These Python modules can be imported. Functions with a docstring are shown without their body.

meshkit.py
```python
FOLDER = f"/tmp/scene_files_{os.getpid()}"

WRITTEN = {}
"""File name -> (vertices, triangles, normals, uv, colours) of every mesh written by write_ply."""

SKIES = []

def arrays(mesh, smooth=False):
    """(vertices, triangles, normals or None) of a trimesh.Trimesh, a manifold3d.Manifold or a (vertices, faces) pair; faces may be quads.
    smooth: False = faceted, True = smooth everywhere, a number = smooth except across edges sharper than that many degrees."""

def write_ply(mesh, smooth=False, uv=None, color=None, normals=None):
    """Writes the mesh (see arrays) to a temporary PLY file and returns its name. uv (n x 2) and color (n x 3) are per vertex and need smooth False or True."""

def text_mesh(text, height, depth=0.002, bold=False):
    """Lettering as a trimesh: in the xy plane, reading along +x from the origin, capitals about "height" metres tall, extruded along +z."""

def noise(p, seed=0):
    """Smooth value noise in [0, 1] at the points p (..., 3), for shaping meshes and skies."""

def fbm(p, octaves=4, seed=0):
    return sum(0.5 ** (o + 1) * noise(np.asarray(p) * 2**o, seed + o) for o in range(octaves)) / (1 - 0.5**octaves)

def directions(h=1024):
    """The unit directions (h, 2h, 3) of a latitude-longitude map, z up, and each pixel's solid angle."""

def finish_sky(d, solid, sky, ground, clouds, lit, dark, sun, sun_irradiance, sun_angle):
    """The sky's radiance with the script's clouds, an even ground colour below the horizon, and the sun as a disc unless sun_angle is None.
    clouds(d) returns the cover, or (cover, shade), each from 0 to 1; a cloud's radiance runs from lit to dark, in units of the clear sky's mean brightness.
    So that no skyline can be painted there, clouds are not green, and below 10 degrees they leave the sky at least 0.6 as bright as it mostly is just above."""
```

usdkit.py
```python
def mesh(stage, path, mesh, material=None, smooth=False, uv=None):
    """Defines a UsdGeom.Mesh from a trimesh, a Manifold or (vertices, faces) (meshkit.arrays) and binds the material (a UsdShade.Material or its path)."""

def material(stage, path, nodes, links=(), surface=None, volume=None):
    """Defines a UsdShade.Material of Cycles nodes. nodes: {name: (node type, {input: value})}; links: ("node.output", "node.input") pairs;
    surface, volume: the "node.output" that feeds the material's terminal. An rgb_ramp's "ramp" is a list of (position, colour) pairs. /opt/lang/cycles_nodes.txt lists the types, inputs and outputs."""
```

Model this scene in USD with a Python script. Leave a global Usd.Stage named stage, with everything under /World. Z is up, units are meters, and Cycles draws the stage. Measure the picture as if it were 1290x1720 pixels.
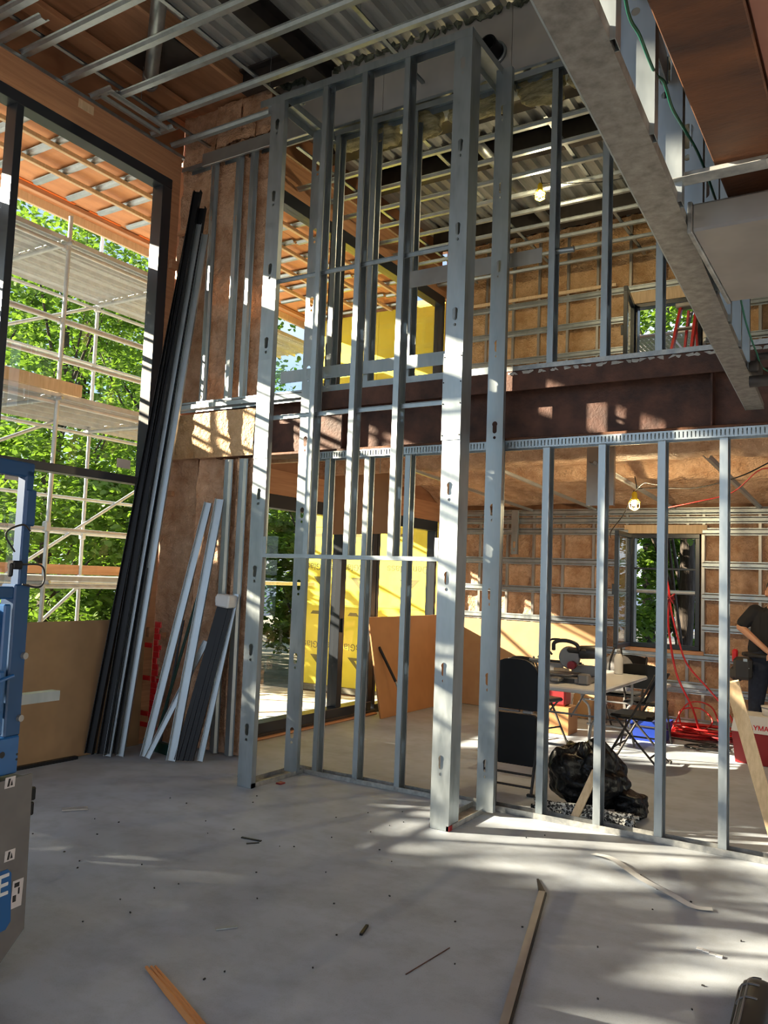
import math, random
import numpy as np, trimesh, manifold3d, usdkit, meshkit
from shapely.geometry import Polygon, Point, LineString, box as sbox
from shapely.ops import unary_union
from shapely import affinity
from pxr import Usd, UsdGeom, UsdLux, UsdShade, Gf

stage = Usd.Stage.CreateInMemory()
UsdGeom.SetStageUpAxis(stage, 'Z')
UsdGeom.SetStageMetersPerUnit(stage, 1.0)
UsdGeom.Xform.Define(stage, '/World')
PI = math.pi

# ------------------------------------------------------------------ camera
YAW, PITCH, ROLL, FPX, EYE = math.radians(31.865), math.radians(4.624), math.radians(2.164), 1375.2, 1.64
EXPOSURE = -2.7
cam = UsdGeom.Camera.Define(stage, '/World/camera')
cam.CreateHorizontalApertureAttr(36.0)
cam.CreateFocalLengthAttr(36.0 * FPX / 1290.0)
cam.CreateExposureAttr(EXPOSURE)
cam.CreateClippingRangeAttr(Gf.Vec2f(0.05, 500.0))
_f = np.array([-math.sin(YAW) * math.cos(PITCH), math.cos(YAW) * math.cos(PITCH), math.sin(PITCH)])
_r0 = np.array([math.cos(YAW), math.sin(YAW), 0.0])
_u0 = np.cross(_r0, _f)
_r = math.cos(ROLL) * _r0 + math.sin(ROLL) * _u0
_u = -math.sin(ROLL) * _r0 + math.cos(ROLL) * _u0
cam.AddTransformOp().Set(Gf.Matrix4d(*_r, 0, *_u, 0, *(-_f), 0, 0, 0, EYE, 1))

# ------------------------------------------------------------------ sky and sun
SUN_TRAVEL = np.array([0.885, 0.45, -0.375])          # low sun from the window side
sun_el = math.atan2(-SUN_TRAVEL[2], math.hypot(*SUN_TRAVEL[:2]))
sky_mat = usdkit.material(stage, '/World/Looks/sky', {
    's': ('sky_texture', {'sky_type': 'multiple_scattering', 'sun_disc': False, 'sun_elevation': float(sun_el), 'sun_rotation': float(math.atan2(-SUN_TRAVEL[0], -SUN_TRAVEL[1])), 'aerosol_density': 1.5}),
    'tc': ('texture_coordinate', {}), 'n': ('noise_texture', {'scale': 2.2, 'detail': 6.0, 'roughness': 0.6}),
    'r': ('rgb_ramp', {'ramp': [(0.36, (0, 0, 0)), (0.62, (1, 1, 1))]}),
    'm': ('mix_color', {'b': (8.2, 9.2, 10.8), 'use_clamp': False}),
    'b': ('background_shader', {'strength': 1.0})},
    [('tc.generated', 'n.vector'), ('n.fac', 'r.fac'), ('r.color', 'm.fac'), ('s.color', 'm.a'), ('m.result', 'b.color')], surface='b.background')
dome = UsdLux.DomeLight.Define(stage, '/World/sky_light')
dome.CreateIntensityAttr(1.0)
UsdShade.MaterialBindingAPI.Apply(dome.GetPrim()).Bind(sky_mat)
sun = UsdLux.DistantLight.Define(stage, '/World/sun_light')
sun.CreateIntensityAttr(56.0)
sun.CreateColorAttr(Gf.Vec3f(1.0, 0.83, 0.62))
sun.CreateAngleAttr(0.53)
sun.CreateNormalizeAttr(True)
_z = -SUN_TRAVEL / np.linalg.norm(SUN_TRAVEL)
_x = np.cross([0, 0, 1.0], _z); _x /= np.linalg.norm(_x)
_y = np.cross(_z, _x)
sun.AddTransformOp().Set(Gf.Matrix4d(*_x, 0, *_y, 0, *_z, 0, 0, 0, 0, 1))

# ------------------------------------------------------------------ helpers: names, things, parts
_used = {}
def numbered(parent, name):
    k = _used.setdefault(parent, {})
    n = k.get(name, 0); k[name] = n + 1
    return name if n == 0 else '%s_%03d' % (name, n)
class Thing:
    def __init__(s, name, label=None, cat=None, base=(0, 0, 0), group=None, kind=None):
        s.path = '/World/' + numbered('/World', name)
        s.base = np.array(base, float)
        x = UsdGeom.Xform.Define(stage, s.path)
        x.AddTranslateOp().Set(Gf.Vec3d(*map(float, base)))
        tag(x.GetPrim(), label, cat, group, kind)
    def add(s, name, mesh, mat, smooth=False, label=None, under=None, kind=None):
        p = under or s.path
        path = p + '/' + numbered(p, name)
        v, f = arr(mesh)
        m = usdkit.mesh(stage, path, (v - s.base, f), MAT[mat], smooth)
        tag(m.GetPrim(), label, None, None, kind)
        return path
def tag(prim, label=None, cat=None, group=None, kind=None):
    for k, v in (('label', label), ('category', cat), ('group', group), ('kind', kind)):
        if v: prim.SetCustomDataByKey(k, v)
def one(name, label, cat, mesh, mat, smooth=False, group=None, kind=None):
    v, f = arr(mesh)
    c = np.array([(v[:, 0].min() + v[:, 0].max()) / 2, (v[:, 1].min() + v[:, 1].max()) / 2, v[:, 2].min()])
    path = '/World/' + numbered('/World', name)
    m = usdkit.mesh(stage, path, (v - c, f), MAT[mat], smooth)
    m.AddTranslateOp().Set(Gf.Vec3d(*map(float, c)))
    tag(m.GetPrim(), label, cat, group, kind)
    return m
def arr(mesh):
    if hasattr(mesh, 'to_mesh'):
        q = mesh.to_mesh(); return np.array(q.vert_properties[:, :3], float), np.array(q.tri_verts, int)
    if isinstance(mesh, (list,)):
        mesh = trimesh.util.concatenate([trimesh.Trimesh(*arr(m), process=False) for m in mesh])
    if isinstance(mesh, tuple):
        v, f = np.asarray(mesh[0], float), np.asarray(mesh[1], int)
        if f.shape[1] == 4: f = np.vstack([f[:, [0, 1, 2]], f[:, [0, 2, 3]]])
        return v, f
    return np.array(mesh.vertices, float), np.array(mesh.faces, int)

# ------------------------------------------------------------------ helpers: shapes
def bx(x0, x1, y0, y1, z0, z1):
    m = trimesh.creation.box((abs(x1 - x0), abs(y1 - y0), abs(z1 - z0)))
    m.apply_translation(((x0 + x1) / 2, (y0 + y1) / 2, (z0 + z1) / 2)); return m
def cb(x0, x1, y0, y1, z0, z1, c=0.006):
    lo, hi = np.minimum([x0, y0, z0], [x1, y1, z1]), np.maximum([x0, y0, z0], [x1, y1, z1])
    c = min(c, *(hi - lo) * 0.45); pts = []
    for sx in (0, 1):
        for sy in (0, 1):
            for sz in (0, 1):
                p = np.where([sx, sy, sz], hi, lo); d = np.where([sx, sy, sz], -c, c)
                for k in range(3):
                    q = p + d; q[k] = p[k]; pts.append(q)
    return trimesh.convex.convex_hull(np.array(pts))
def frame_of(d, up=(0, 0, 1)):
    d = np.asarray(d, float); d = d / np.linalg.norm(d)
    a = np.asarray(up, float); a = a - d * (a @ d)
    if np.linalg.norm(a) < 1e-6:
        a = np.array([0, 1.0, 0]) - d * d[1]
    a /= np.linalg.norm(a)
    return np.cross(a, d), a, d            # x (side), y (up), z (along)
def bar(p, q, poly, up=(0, 0, 1)):
    """A shapely profile (x = side, y = up) extruded from p to q."""
    p, q = np.asarray(p, float), np.asarray(q, float)
    X, Y, Z = frame_of(q - p, up)
    m = trimesh.creation.extrude_polygon(poly, float(np.linalg.norm(q - p)), engine='earcut')
    v = np.array(m.vertices)
    m.vertices = p + v[:, :1] * X + v[:, 1:2] * Y + v[:, 2:] * Z
    return m
def rect(w, h): return sbox(-w / 2, -h / 2, w / 2, h / 2)
def plank(p, q, w, h, up=(0, 0, 1)): return bar(p, q, rect(w, h), up)
def tube(pts, r, n=8, closed_caps=True):
    p = np.asarray(pts, float); m = len(p)
    t = np.gradient(p, axis=0); t /= np.linalg.norm(t, axis=1, keepdims=True) + 1e-12
    a = np.zeros_like(p)
    u = np.array([0, 0, 1.0]) if abs(t[0, 2]) < 0.9 else np.array([1.0, 0, 0])
    for i in range(m):
        u = u - t[i] * (u @ t[i]); u /= np.linalg.norm(u) + 1e-12; a[i] = u
    b = np.cross(t, a); ang = np.arange(n) * 2 * PI / n
    rr = np.broadcast_to(np.asarray(r, float), (m,))[:, None, None]
    v = (p[:, None] + rr * (np.cos(ang)[None, :, None] * a[:, None] + np.sin(ang)[None, :, None] * b[:, None])).reshape(-1, 3)
    F = []
    for i in range(m - 1):
        for j in range(n):
            k = (j + 1) % n
            F += [(i * n + j, i * n + k, (i + 1) * n + k), (i * n + j, (i + 1) * n + k, (i + 1) * n + j)]
    if closed_caps:
        v = np.vstack([v, p[:1], p[-1:]]); c0, c1 = m * n, m * n + 1
        for j in range(n):
            k = (j + 1) % n
            F += [(c0, k, j), (c1, (m - 1) * n + j, (m - 1) * n + k)]
    return trimesh.Trimesh(v, np.array(F), process=False)
def rod(p, q, r, n=10): return tube([p, q], r, n)
def smooth_path(pts, k=8):
    p = np.asarray(pts, float); out = []
    P = np.vstack([2 * p[0] - p[1], p, 2 * p[-1] - p[-2]])
    for i in range(1, len(P) - 2):
        for t in np.arange(k) / k:
            out.append(0.5 * ((2 * P[i]) + (-P[i - 1] + P[i + 1]) * t + (2 * P[i - 1] - 5 * P[i] + 4 * P[i + 1] - P[i + 2]) * t * t + (-P[i - 1] + 3 * P[i] - 3 * P[i + 1] + P[i + 2]) * t ** 3))
    out.append(p[-1]); return np.array(out)
def lathe(prof, at=(0, 0, 0), n=24):
    m = trimesh.creation.revolve(np.array(prof, float), sections=n); m.apply_translation(at); return m
def sheet(poly, t, origin, sx, sy):
    """A shapely polygon as a plate: its x runs along sx, its y along sy, thickness t along sx x sy."""
    m = trimesh.creation.extrude_polygon(poly, t, engine='earcut')
    v = np.array(m.vertices); sx, sy = np.asarray(sx, float), np.asarray(sy, float)
    m.vertices = np.asarray(origin, float) + v[:, :1] * sx + v[:, 1:2] * sy + v[:, 2:] * np.cross(sx, sy)
    return m
def rot_about(m, p, axis, deg):
    m = m.copy(); m.apply_transform(trimesh.transformations.rotation_matrix(math.radians(deg), axis, p)); return m

KEY = unary_union([LineString([(0, -0.012), (0, 0.045)]).buffer(0.017, 4), Point(0, 0.04).buffer(0.021, 4), Point(0, -0.060).buffer(0.0115, 3)])
def stud(base, length, wd, fd, web=0.14, flange=0.041, lip=0.012, t=0.0016, holes=(), key=KEY):
    """Cold formed C stud: web along wd, flanges along fd, key-hole knockouts in the web."""
    base, wd, fd, Z = np.asarray(base, float), np.asarray(wd, float), np.asarray(fd, float), np.array([0, 0, 1.0])
    poly = sbox(0, 0, web, length)
    if len(holes): poly = poly.difference(unary_union([affinity.translate(key, web / 2, h) for h in holes]))
    def place(m):
        v = np.array(m.vertices); f = np.array(m.faces)
        w = base + v[:, :1] * wd + v[:, 1:2] * Z + v[:, 2:] * fd
        if np.dot(np.cross(wd, Z), fd) < 0: f = f[:, ::-1]
        return trimesh.Trimesh(w, f, process=False)
    parts = [trimesh.creation.extrude_polygon(poly, t, engine='earcut')]
    def b(a0, a1, d0, d1):
        m = trimesh.creation.box((a1 - a0, length, d1 - d0)); m.apply_translation(((a0 + a1) / 2, length / 2, (d0 + d1) / 2)); return m
    parts += [b(0, t, t, flange), b(web - t, web, t, flange), b(0, lip, flange - t, flange), b(web - lip, web, flange - t, flange)]
    # rolled stiffening grooves along the web
    for g in (0.27, 0.73):
        pass
    return trimesh.util.concatenate([place(m) for m in parts])
def cprof(w, h, t=0.0016):
    """U track profile: web of width w at y=0, legs up to y=h."""
    return unary_union([sbox(-w / 2, 0, w / 2, t), sbox(-w / 2, 0, -w / 2 + t, h), sbox(w / 2 - t, 0, w / 2, h)])
def hat(h=0.022, w=0.034, foot=0.017, t=0.0014):
    pts = [(-w - foot, 0), (-w, 0), (-w * 0.55, h), (w * 0.55, h), (w, 0), (w + foot, 0)]
    return LineString(pts).buffer(t, cap_style=2, join_style=2)
HAT = hat()
HATS = hat(0.02, 0.024, 0.012)
def grid_surface(nu, nv, fn):
    u, v = np.meshgrid(np.linspace(0, 1, nu), np.linspace(0, 1, nv), indexing='ij')
    P = fn(u, v).reshape(-1, 3)
    i, j = np.meshgrid(np.arange(nu - 1), np.arange(nv - 1), indexing='ij')
    a = (i * nv + j).ravel()
    q = np.stack([a, a + nv, a + nv + 1, a + 1], 1)
    return (P, q)
def hull_of(pts): return trimesh.convex.convex_hull(np.asarray(pts, float))

# ------------------------------------------------------------------ materials
MAT = {}
def simple(name, col, rough=0.6, metal=0.0, **kw):
    MAT[name] = usdkit.material(stage, '/World/Looks/' + name, {'p': ('principled_bsdf', {'base_color': col, 'roughness': rough, 'metallic': metal, **kw})}, [], surface='p.BSDF')
def noisy(name, c0, c1, scale=8, rough=0.6, metal=0.0, bump=0.0, bscale=None, stretch=(1, 1, 1), detail=4, lo=0.3, hi=0.7, r2=None, extra=None, bd=0.02):
    nodes = {'g': ('texture_coordinate', {}), 'm': ('mapping', {'scale': stretch}), 'n': ('noise_texture', {'scale': scale, 'detail': detail, 'roughness': 0.6}),
             'r': ('rgb_ramp', {'ramp': [(lo, c0), (hi, c1)]}), 'p': ('principled_bsdf', {'roughness': rough, 'metallic': metal, **(extra or {})})}
    links = [('g.object', 'm.vector'), ('m.vector', 'n.vector'), ('n.fac', 'r.fac'), ('r.color', 'p.base_color')]
    if r2:
        nodes['mr'] = ('map_range', {'from_min': 0.3, 'from_max': 0.7, 'to_min': rough, 'to_max': r2, 'clamp': True}); links += [('n.fac', 'mr.value'), ('mr.result', 'p.roughness')]
    if bump:
        nodes['n2'] = ('noise_texture', {'scale': bscale or scale * 3, 'detail': 5.0, 'roughness': 0.6}); nodes['b'] = ('bump', {'strength': bump, 'distance': bd})
        links += [('m.vector', 'n2.vector'), ('n2.fac', 'b.height'), ('b.normal', 'p.normal')]
    MAT[name] = usdkit.material(stage, '/World/Looks/' + name, nodes, links, surface='p.BSDF')
noisy('galvanized', (0.335, 0.38, 0.40), (0.425, 0.47, 0.495), scale=14, rough=0.36, r2=0.47, metal=0.90, stretch=(1, 1, 0.3), detail=3)
noisy('galvanized_spangle', (0.28, 0.29, 0.29), (0.50, 0.50, 0.48), scale=16, rough=0.38, r2=0.55, metal=0.85, detail=7, lo=0.35, hi=0.65)
noisy('galvanized_worn', (0.17, 0.16, 0.15), (0.36, 0.345, 0.32), scale=22, rough=0.5, metal=0.7, detail=8)
noisy('galvanized_sheet', (0.34, 0.325, 0.305), (0.46, 0.445, 0.42), scale=3, rough=0.4, metal=0.8)
noisy('deck_steel', (0.44, 0.46, 0.46), (0.60, 0.62, 0.61), scale=5, rough=0.45, metal=0.45, stretch=(4, 0.4, 1))
noisy('scaffold_steel', (0.56, 0.58, 0.59), (0.72, 0.735, 0.74), scale=10, rough=0.42, metal=0.4)
noisy('rust_steel', (0.030, 0.014, 0.011), (0.125, 0.052, 0.034), scale=5, rough=0.62, metal=0.15, bump=0.25, bscale=40, detail=8)
noisy('rust_beam', (0.030, 0.011, 0.007), (0.17, 0.060, 0.018), scale=2.2, rough=0.66, bump=0.2, bscale=30, stretch=(1, 3, 1), detail=8)
simple('primer', (0.27, 0.115, 0.078), 0.55)
noisy('dark_steel', (0.018, 0.016, 0.016), (0.045, 0.038, 0.035), scale=6, rough=0.55, metal=0.2)
simple('black_metal', (0.008, 0.0085, 0.010), 0.42, 0.0, specular_ior_level=0.28)
simple('black_matt', (0.012, 0.012, 0.013), 0.7)
simple('frame_black', (0.020, 0.024, 0.031), 0.28, 0.0)
noisy('foam', (0.46, 0.245, 0.13), (0.78, 0.52, 0.345), scale=7, rough=0.62, bump=1.0, bscale=22, detail=6, bd=0.05)
noisy('foam_gold', (0.52, 0.29, 0.125), (0.82, 0.56, 0.32), scale=6, rough=0.6, bump=1.0, bscale=22, detail=6, bd=0.05)
noisy('lumber', (0.40, 0.19, 0.095), (0.56, 0.30, 0.16), scale=5, rough=0.65, stretch=(1, 0.25, 6), bump=0.08, bscale=20)
noisy('lumber_pale', (0.62, 0.44, 0.25), (0.80, 0.60, 0.38), scale=7, rough=0.65, stretch=(6, 6, 0.6))
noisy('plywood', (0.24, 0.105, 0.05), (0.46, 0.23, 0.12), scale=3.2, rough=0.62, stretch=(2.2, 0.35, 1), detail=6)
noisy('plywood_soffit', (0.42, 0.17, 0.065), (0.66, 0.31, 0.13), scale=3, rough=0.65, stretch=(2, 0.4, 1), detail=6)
noisy('fibreboard', (0.44, 0.26, 0.125), (0.52, 0.33, 0.165), scale=4, rough=0.6)
noisy('hardboard', (0.24, 0.15, 0.077), (0.30, 0.19, 0.10), scale=4, rough=0.6)
noisy('hardboard_orange', (0.36, 0.17, 0.065), (0.42, 0.205, 0.08), scale=4, rough=0.55)
noisy('gypsum', (0.36, 0.36, 0.35), (0.46, 0.455, 0.44), scale=2, rough=0.85)
noisy('mineral_wool', (0.22, 0.20, 0.09), (0.62, 0.56, 0.34), scale=14, rough=0.95, bump=1.0, bscale=60, stretch=(0.6, 1, 2.5))
noisy('wool_dark', (0.05, 0.06, 0.045), (0.20, 0.22, 0.16), scale=18, rough=0.95)
noisy('sheathing', (0.78, 0.66, 0.045), (0.90, 0.80, 0.10), scale=1.3, rough=0.75)
simple('ink', (0.16, 0.15, 0.05), 0.8)
simple('blue_paint', (0.010, 0.085, 0.25), 0.34, 0.0, coat_weight=0.3)
simple('blue_dark', (0.010, 0.055, 0.15), 0.45)
noisy('lift_grey', (0.095, 0.09, 0.088), (0.13, 0.125, 0.12), scale=6, rough=0.5)
simple('white_paint', (0.72, 0.72, 0.70), 0.5)
simple('sticker', (0.62, 0.58, 0.56), 0.5)
simple('rubber', (0.03, 0.028, 0.024), 0.75)
simple('red', (0.52, 0.012, 0.014), 0.4)
simple('red_dark', (0.22, 0.008, 0.012), 0.45)
simple('green', (0.005, 0.10, 0.06), 0.4)
simple('green_dark', (0.004, 0.045, 0.032), 0.5)
simple('orange', (0.85, 0.20, 0.03), 0.55)
noisy('bag_black', (0.003, 0.003, 0.0035), (0.006, 0.006, 0.0065), scale=8, rough=0.24, bump=0.5, bscale=11, extra={'specular_ior_level': 0.2}, stretch=(1.6, 1.6, 0.7), bd=0.03)
simple('table_white', (0.66, 0.66, 0.66), 0.4)
simple('grey_tube', (0.22, 0.22, 0.225), 0.4, 0.4)
simple('vinyl_black', (0.006, 0.006, 0.007), 0.45, 0.0, specular_ior_level=0.25)
noisy('grey_cloth', (0.20, 0.20, 0.21), (0.34, 0.34, 0.35), scale=9, rough=0.9)
simple('saw_grey', (0.22, 0.21, 0.20), 0.42, 0.4)
simple('saw_dark', (0.02, 0.02, 0.02), 0.45)
simple('bucket_white', (0.66, 0.64, 0.60), 0.5)
simple('blue_plastic', (0.012, 0.04, 0.30), 0.4)
simple('cable_black', (0.012, 0.012, 0.012), 0.5)
simple('cable_white', (0.62, 0.60, 0.55), 0.5)
simple('yellow_plastic', (0.80, 0.56, 0.02), 0.4)
simple('plastic_strap', (0.66, 0.68, 0.70), 0.25)
simple('shirt', (0.010, 0.010, 0.013), 0.9)
noisy('denim', (0.010, 0.014, 0.026), (0.020, 0.026, 0.046), scale=30, rough=0.9)
simple('skin', (0.48, 0.25, 0.16), 0.5, 0.0, subsurface_weight=0.1)
simple('hair', (0.03, 0.02, 0.015), 0.6)
simple('leather', (0.018, 0.016, 0.015), 0.5)
noisy('rope_mix', (0.02, 0.02, 0.02), (0.55, 0.55, 0.52), scale=55, rough=0.8, detail=1, lo=0.47, hi=0.53)
noisy('bark', (0.022, 0.018, 0.014), (0.075, 0.062, 0.05), scale=9, rough=0.95, bump=0.9, bscale=14, stretch=(3, 3, 0.5))
noisy('ground', (0.12, 0.12, 0.09), (0.30, 0.285, 0.24), scale=3, rough=0.95, bump=0.5)
noisy('patio', (0.52, 0.47, 0.40), (0.68, 0.63, 0.55), scale=2, rough=0.85)
simple('boot_black', (0.006, 0.006, 0.006), 0.45, 0.0, specular_ior_level=0.25)
simple('boot_grey', (0.13, 0.125, 0.125), 0.3)
simple('wood_fresh', (0.62, 0.27, 0.085), 0.6)
simple('paper_white', (0.72, 0.71, 0.69), 0.7)
# concrete slab
MAT['concrete'] = usdkit.material(stage, '/World/Looks/concrete', {
    'g': ('texture_coordinate', {}), 'n1': ('noise_texture', {'scale': 0.55, 'detail': 5.0, 'roughness': 0.6, 'distortion': 0.6}), 'n2': ('noise_texture', {'scale': 5.0, 'detail': 8.0, 'roughness': 0.65}),
    'n3': ('noise_texture', {'scale': 160.0, 'detail': 2.0}), 'mp': ('mapping', {'scale': (1.0, 2.2, 1.0), 'rotation': (0, 0, 0.5)}),
    'r1': ('rgb_ramp', {'ramp': [(0.30, (0.325, 0.352, 0.388)), (0.52, (0.402, 0.445, 0.507)), (0.72, (0.47, 0.528, 0.605))]}),
    'r2': ('rgb_ramp', {'ramp': [(0.28, (0.80, 0.79, 0.77)), (0.55, (1, 1, 1)), (0.75, (1.0, 1.0, 1.0)), (0.80, (1.12, 1.12, 1.12))]}),
    'r3': ('rgb_ramp', {'ramp': [(0.25, (0.82, 0.82, 0.82)), (0.45, (1, 1, 1))]}),
    'mx': ('mix_color', {'blend_type': 'multiply', 'fac': 1.0}), 'my': ('mix_color', {'blend_type': 'multiply', 'fac': 0.7}),
    'b': ('bump', {'strength': 0.12, 'distance': 0.01}), 'p': ('principled_bsdf', {'roughness': 0.58, 'specular_ior_level': 0.35})},
    [('g.object', 'mp.vector'), ('mp.vector', 'n1.vector'), ('g.object', 'n2.vector'), ('g.object', 'n3.vector'), ('n1.fac', 'r1.fac'), ('n2.fac', 'r2.fac'), ('n3.fac', 'r3.fac'),
     ('r1.color', 'mx.a'), ('r2.color', 'mx.b'), ('mx.result', 'my.a'), ('r3.color', 'my.b'), ('my.result', 'p.base_color'), ('n2.fac', 'b.height'), ('b.normal', 'p.normal')], surface='p.BSDF')
# glass pane: lets the sun through
MAT['glass'] = usdkit.material(stage, '/World/Looks/glass', {
    't': ('transparent_bsdf', {'color': (0.95, 0.97, 0.96)}), 'g': ('glossy_bsdf', {'color': (0.9, 0.95, 1.0), 'roughness': 0.01}), 'l': ('layer_weight', {'blend': 0.5}),
    'pw': ('math', {'math_type': 'power', 'value2': 5.0}), 'ma': ('math', {'math_type': 'multiply_add', 'value2': 0.55, 'value3': 0.022}), 'm': ('mix_closure', {})},
    [('l.facing', 'pw.value1'), ('pw.value', 'ma.value1'), ('ma.value', 'm.fac'), ('t.BSDF', 'm.closure1'), ('g.BSDF', 'm.closure2')], surface='m.closure')
def leaf_mat(name, c0, c1, tr):
    MAT[name] = usdkit.material(stage, '/World/Looks/' + name, {
        'i': ('geometry', {}), 'r': ('rgb_ramp', {'ramp': [(0.0, c0), (1.0, c1)]}),
        'd': ('principled_bsdf', {'roughness': 0.5, 'specular_ior_level': 0.3}), 't': ('translucent_bsdf', {}), 'h': ('hsv', {'value': tr, 'saturation': 1.1}), 'm': ('mix_closure', {'fac': 0.45})},
        [('i.random_per_island', 'r.fac'), ('r.color', 'd.base_color'), ('r.color', 'h.color'), ('h.color', 't.color'), ('d.BSDF', 'm.closure1'), ('t.BSDF', 'm.closure2')], surface='m.closure')
leaf_mat('leaf_maple', (0.12, 0.205, 0.035), (0.42, 0.46, 0.075), 1.5)
leaf_mat('leaf_dark', (0.07, 0.16, 0.022), (0.24, 0.36, 0.05), 1.5)
def lamp_mat(name, col, s):
    MAT[name] = usdkit.material(stage, '/World/Looks/' + name, {'e': ('emission', {'color': col, 'strength': s})}, [], surface='e.emission')
lamp_mat('bulb', (1.0, 0.86, 0.48), 160.0)

# ================================================================== SETTING
ST = 'structure'
def foam_x(x0, x1, z0, z1, y, amp=0.035, dip=0.06, seed=0, res=0.035, edge=True):
    """Sprayed foam facing -y, hollow between its edges."""
    nu, nv = max(4, int((x1 - x0) / res)), max(4, int((z1 - z0) / res))
    def fn(u, v):
        X, Z = x0 + (x1 - x0) * u, z0 + (z1 - z0) * v
        P = np.stack([X * 3.2, np.full_like(X, y * 3.2 + seed), Z * 2.1], -1)
        n = meshkit.fbm(P, 4, seed) - 0.5
        n2 = meshkit.fbm(P * 6.5, 2, seed + 9) - 0.5
        e = (1 - np.abs(2 * u - 1) ** 5) * (1 - np.abs(2 * v - 1) ** 12 * 0.5) if edge else 1.0
        Y = y + dip * e + amp * 2.6 * n + amp * 1.25 * n2
        return np.stack([X, Y, Z], -1)
    return grid_surface(nu, nv, fn)
def foam_y(y0, y1, z0, z1, x, amp=0.03, seed=0, res=0.05):
    nu, nv = max(4, int((y1 - y0) / res)), max(4, int((z1 - z0) / res))
    def fn(u, v):
        Y, Z = y0 + (y1 - y0) * u, z0 + (z1 - z0) * v
        n = meshkit.fbm(np.stack([np.full_like(Y, x + seed), Y * 3, Z * 3], -1), 4, seed) - 0.5
        return np.stack([x + amp * 2.4 * n, Y, Z], -1)
    v, f = grid_surface(nu, nv, fn); return (v, f[:, ::-1])
def foam_z(x0, x1, y0, y1, z, amp=0.03, seed=0, res=0.06, sag=None):
    """Sprayed foam facing down."""
    nu, nv = max(4, int((x1 - x0) / res)), max(4, int((y1 - y0) / res))
    def fn(u, v):
        X, Y = x0 + (x1 - x0) * u, y0 + (y1 - y0) * v
        n = meshkit.fbm(np.stack([X * 1.6, Y * 3, np.full_like(X, seed)], -1), 4, seed) - 0.5
        s = sag(X, Y) if sag else 0.0
        return np.stack([X, Y, z + amp * 2.4 * n + s], -1)
    v, f = grid_surface(nu, nv, fn); return (v, f[:, ::-1])

# --- floor and ground
fl = Thing('floor', 'smooth grey concrete slab with dusty stains', 'floor', (0, 0, 0), kind=ST)
fl.add('slab', bx(-6.16, 4.0, -4.0, 10.3, -0.2, 0.0), 'concrete')
gr = Thing('ground', 'bare earth outside the building', 'ground', (0, 0, -0.3), kind=ST)
def _ground(u, v):
    X, Y = -45 + 60 * u, -20 + 60 * v
    n = meshkit.fbm(np.stack([X * 0.3, Y * 0.3, X * 0], -1), 4, 3) - 0.5
    d = np.clip((-8.6 - X) / 6, 0, 1) + np.clip((Y - 11.5) / 6, 0, 1)
    return np.stack([X, Y, -0.32 + n * 0.7 * np.minimum(d, 1) - 0.6 * np.clip((-12 - X) / 20, 0, 1)], -1)
gr.add('soil', grid_surface(70, 70, _ground), 'ground', True)
gr.add('patio', bx(-8.6, -6.17, -3, 10.25, -0.3, -0.12), 'patio')
gr.add('patio', bx(-6.16, -5.5, 5.8, 10.25, -0.3, -0.06), 'patio')

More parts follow.
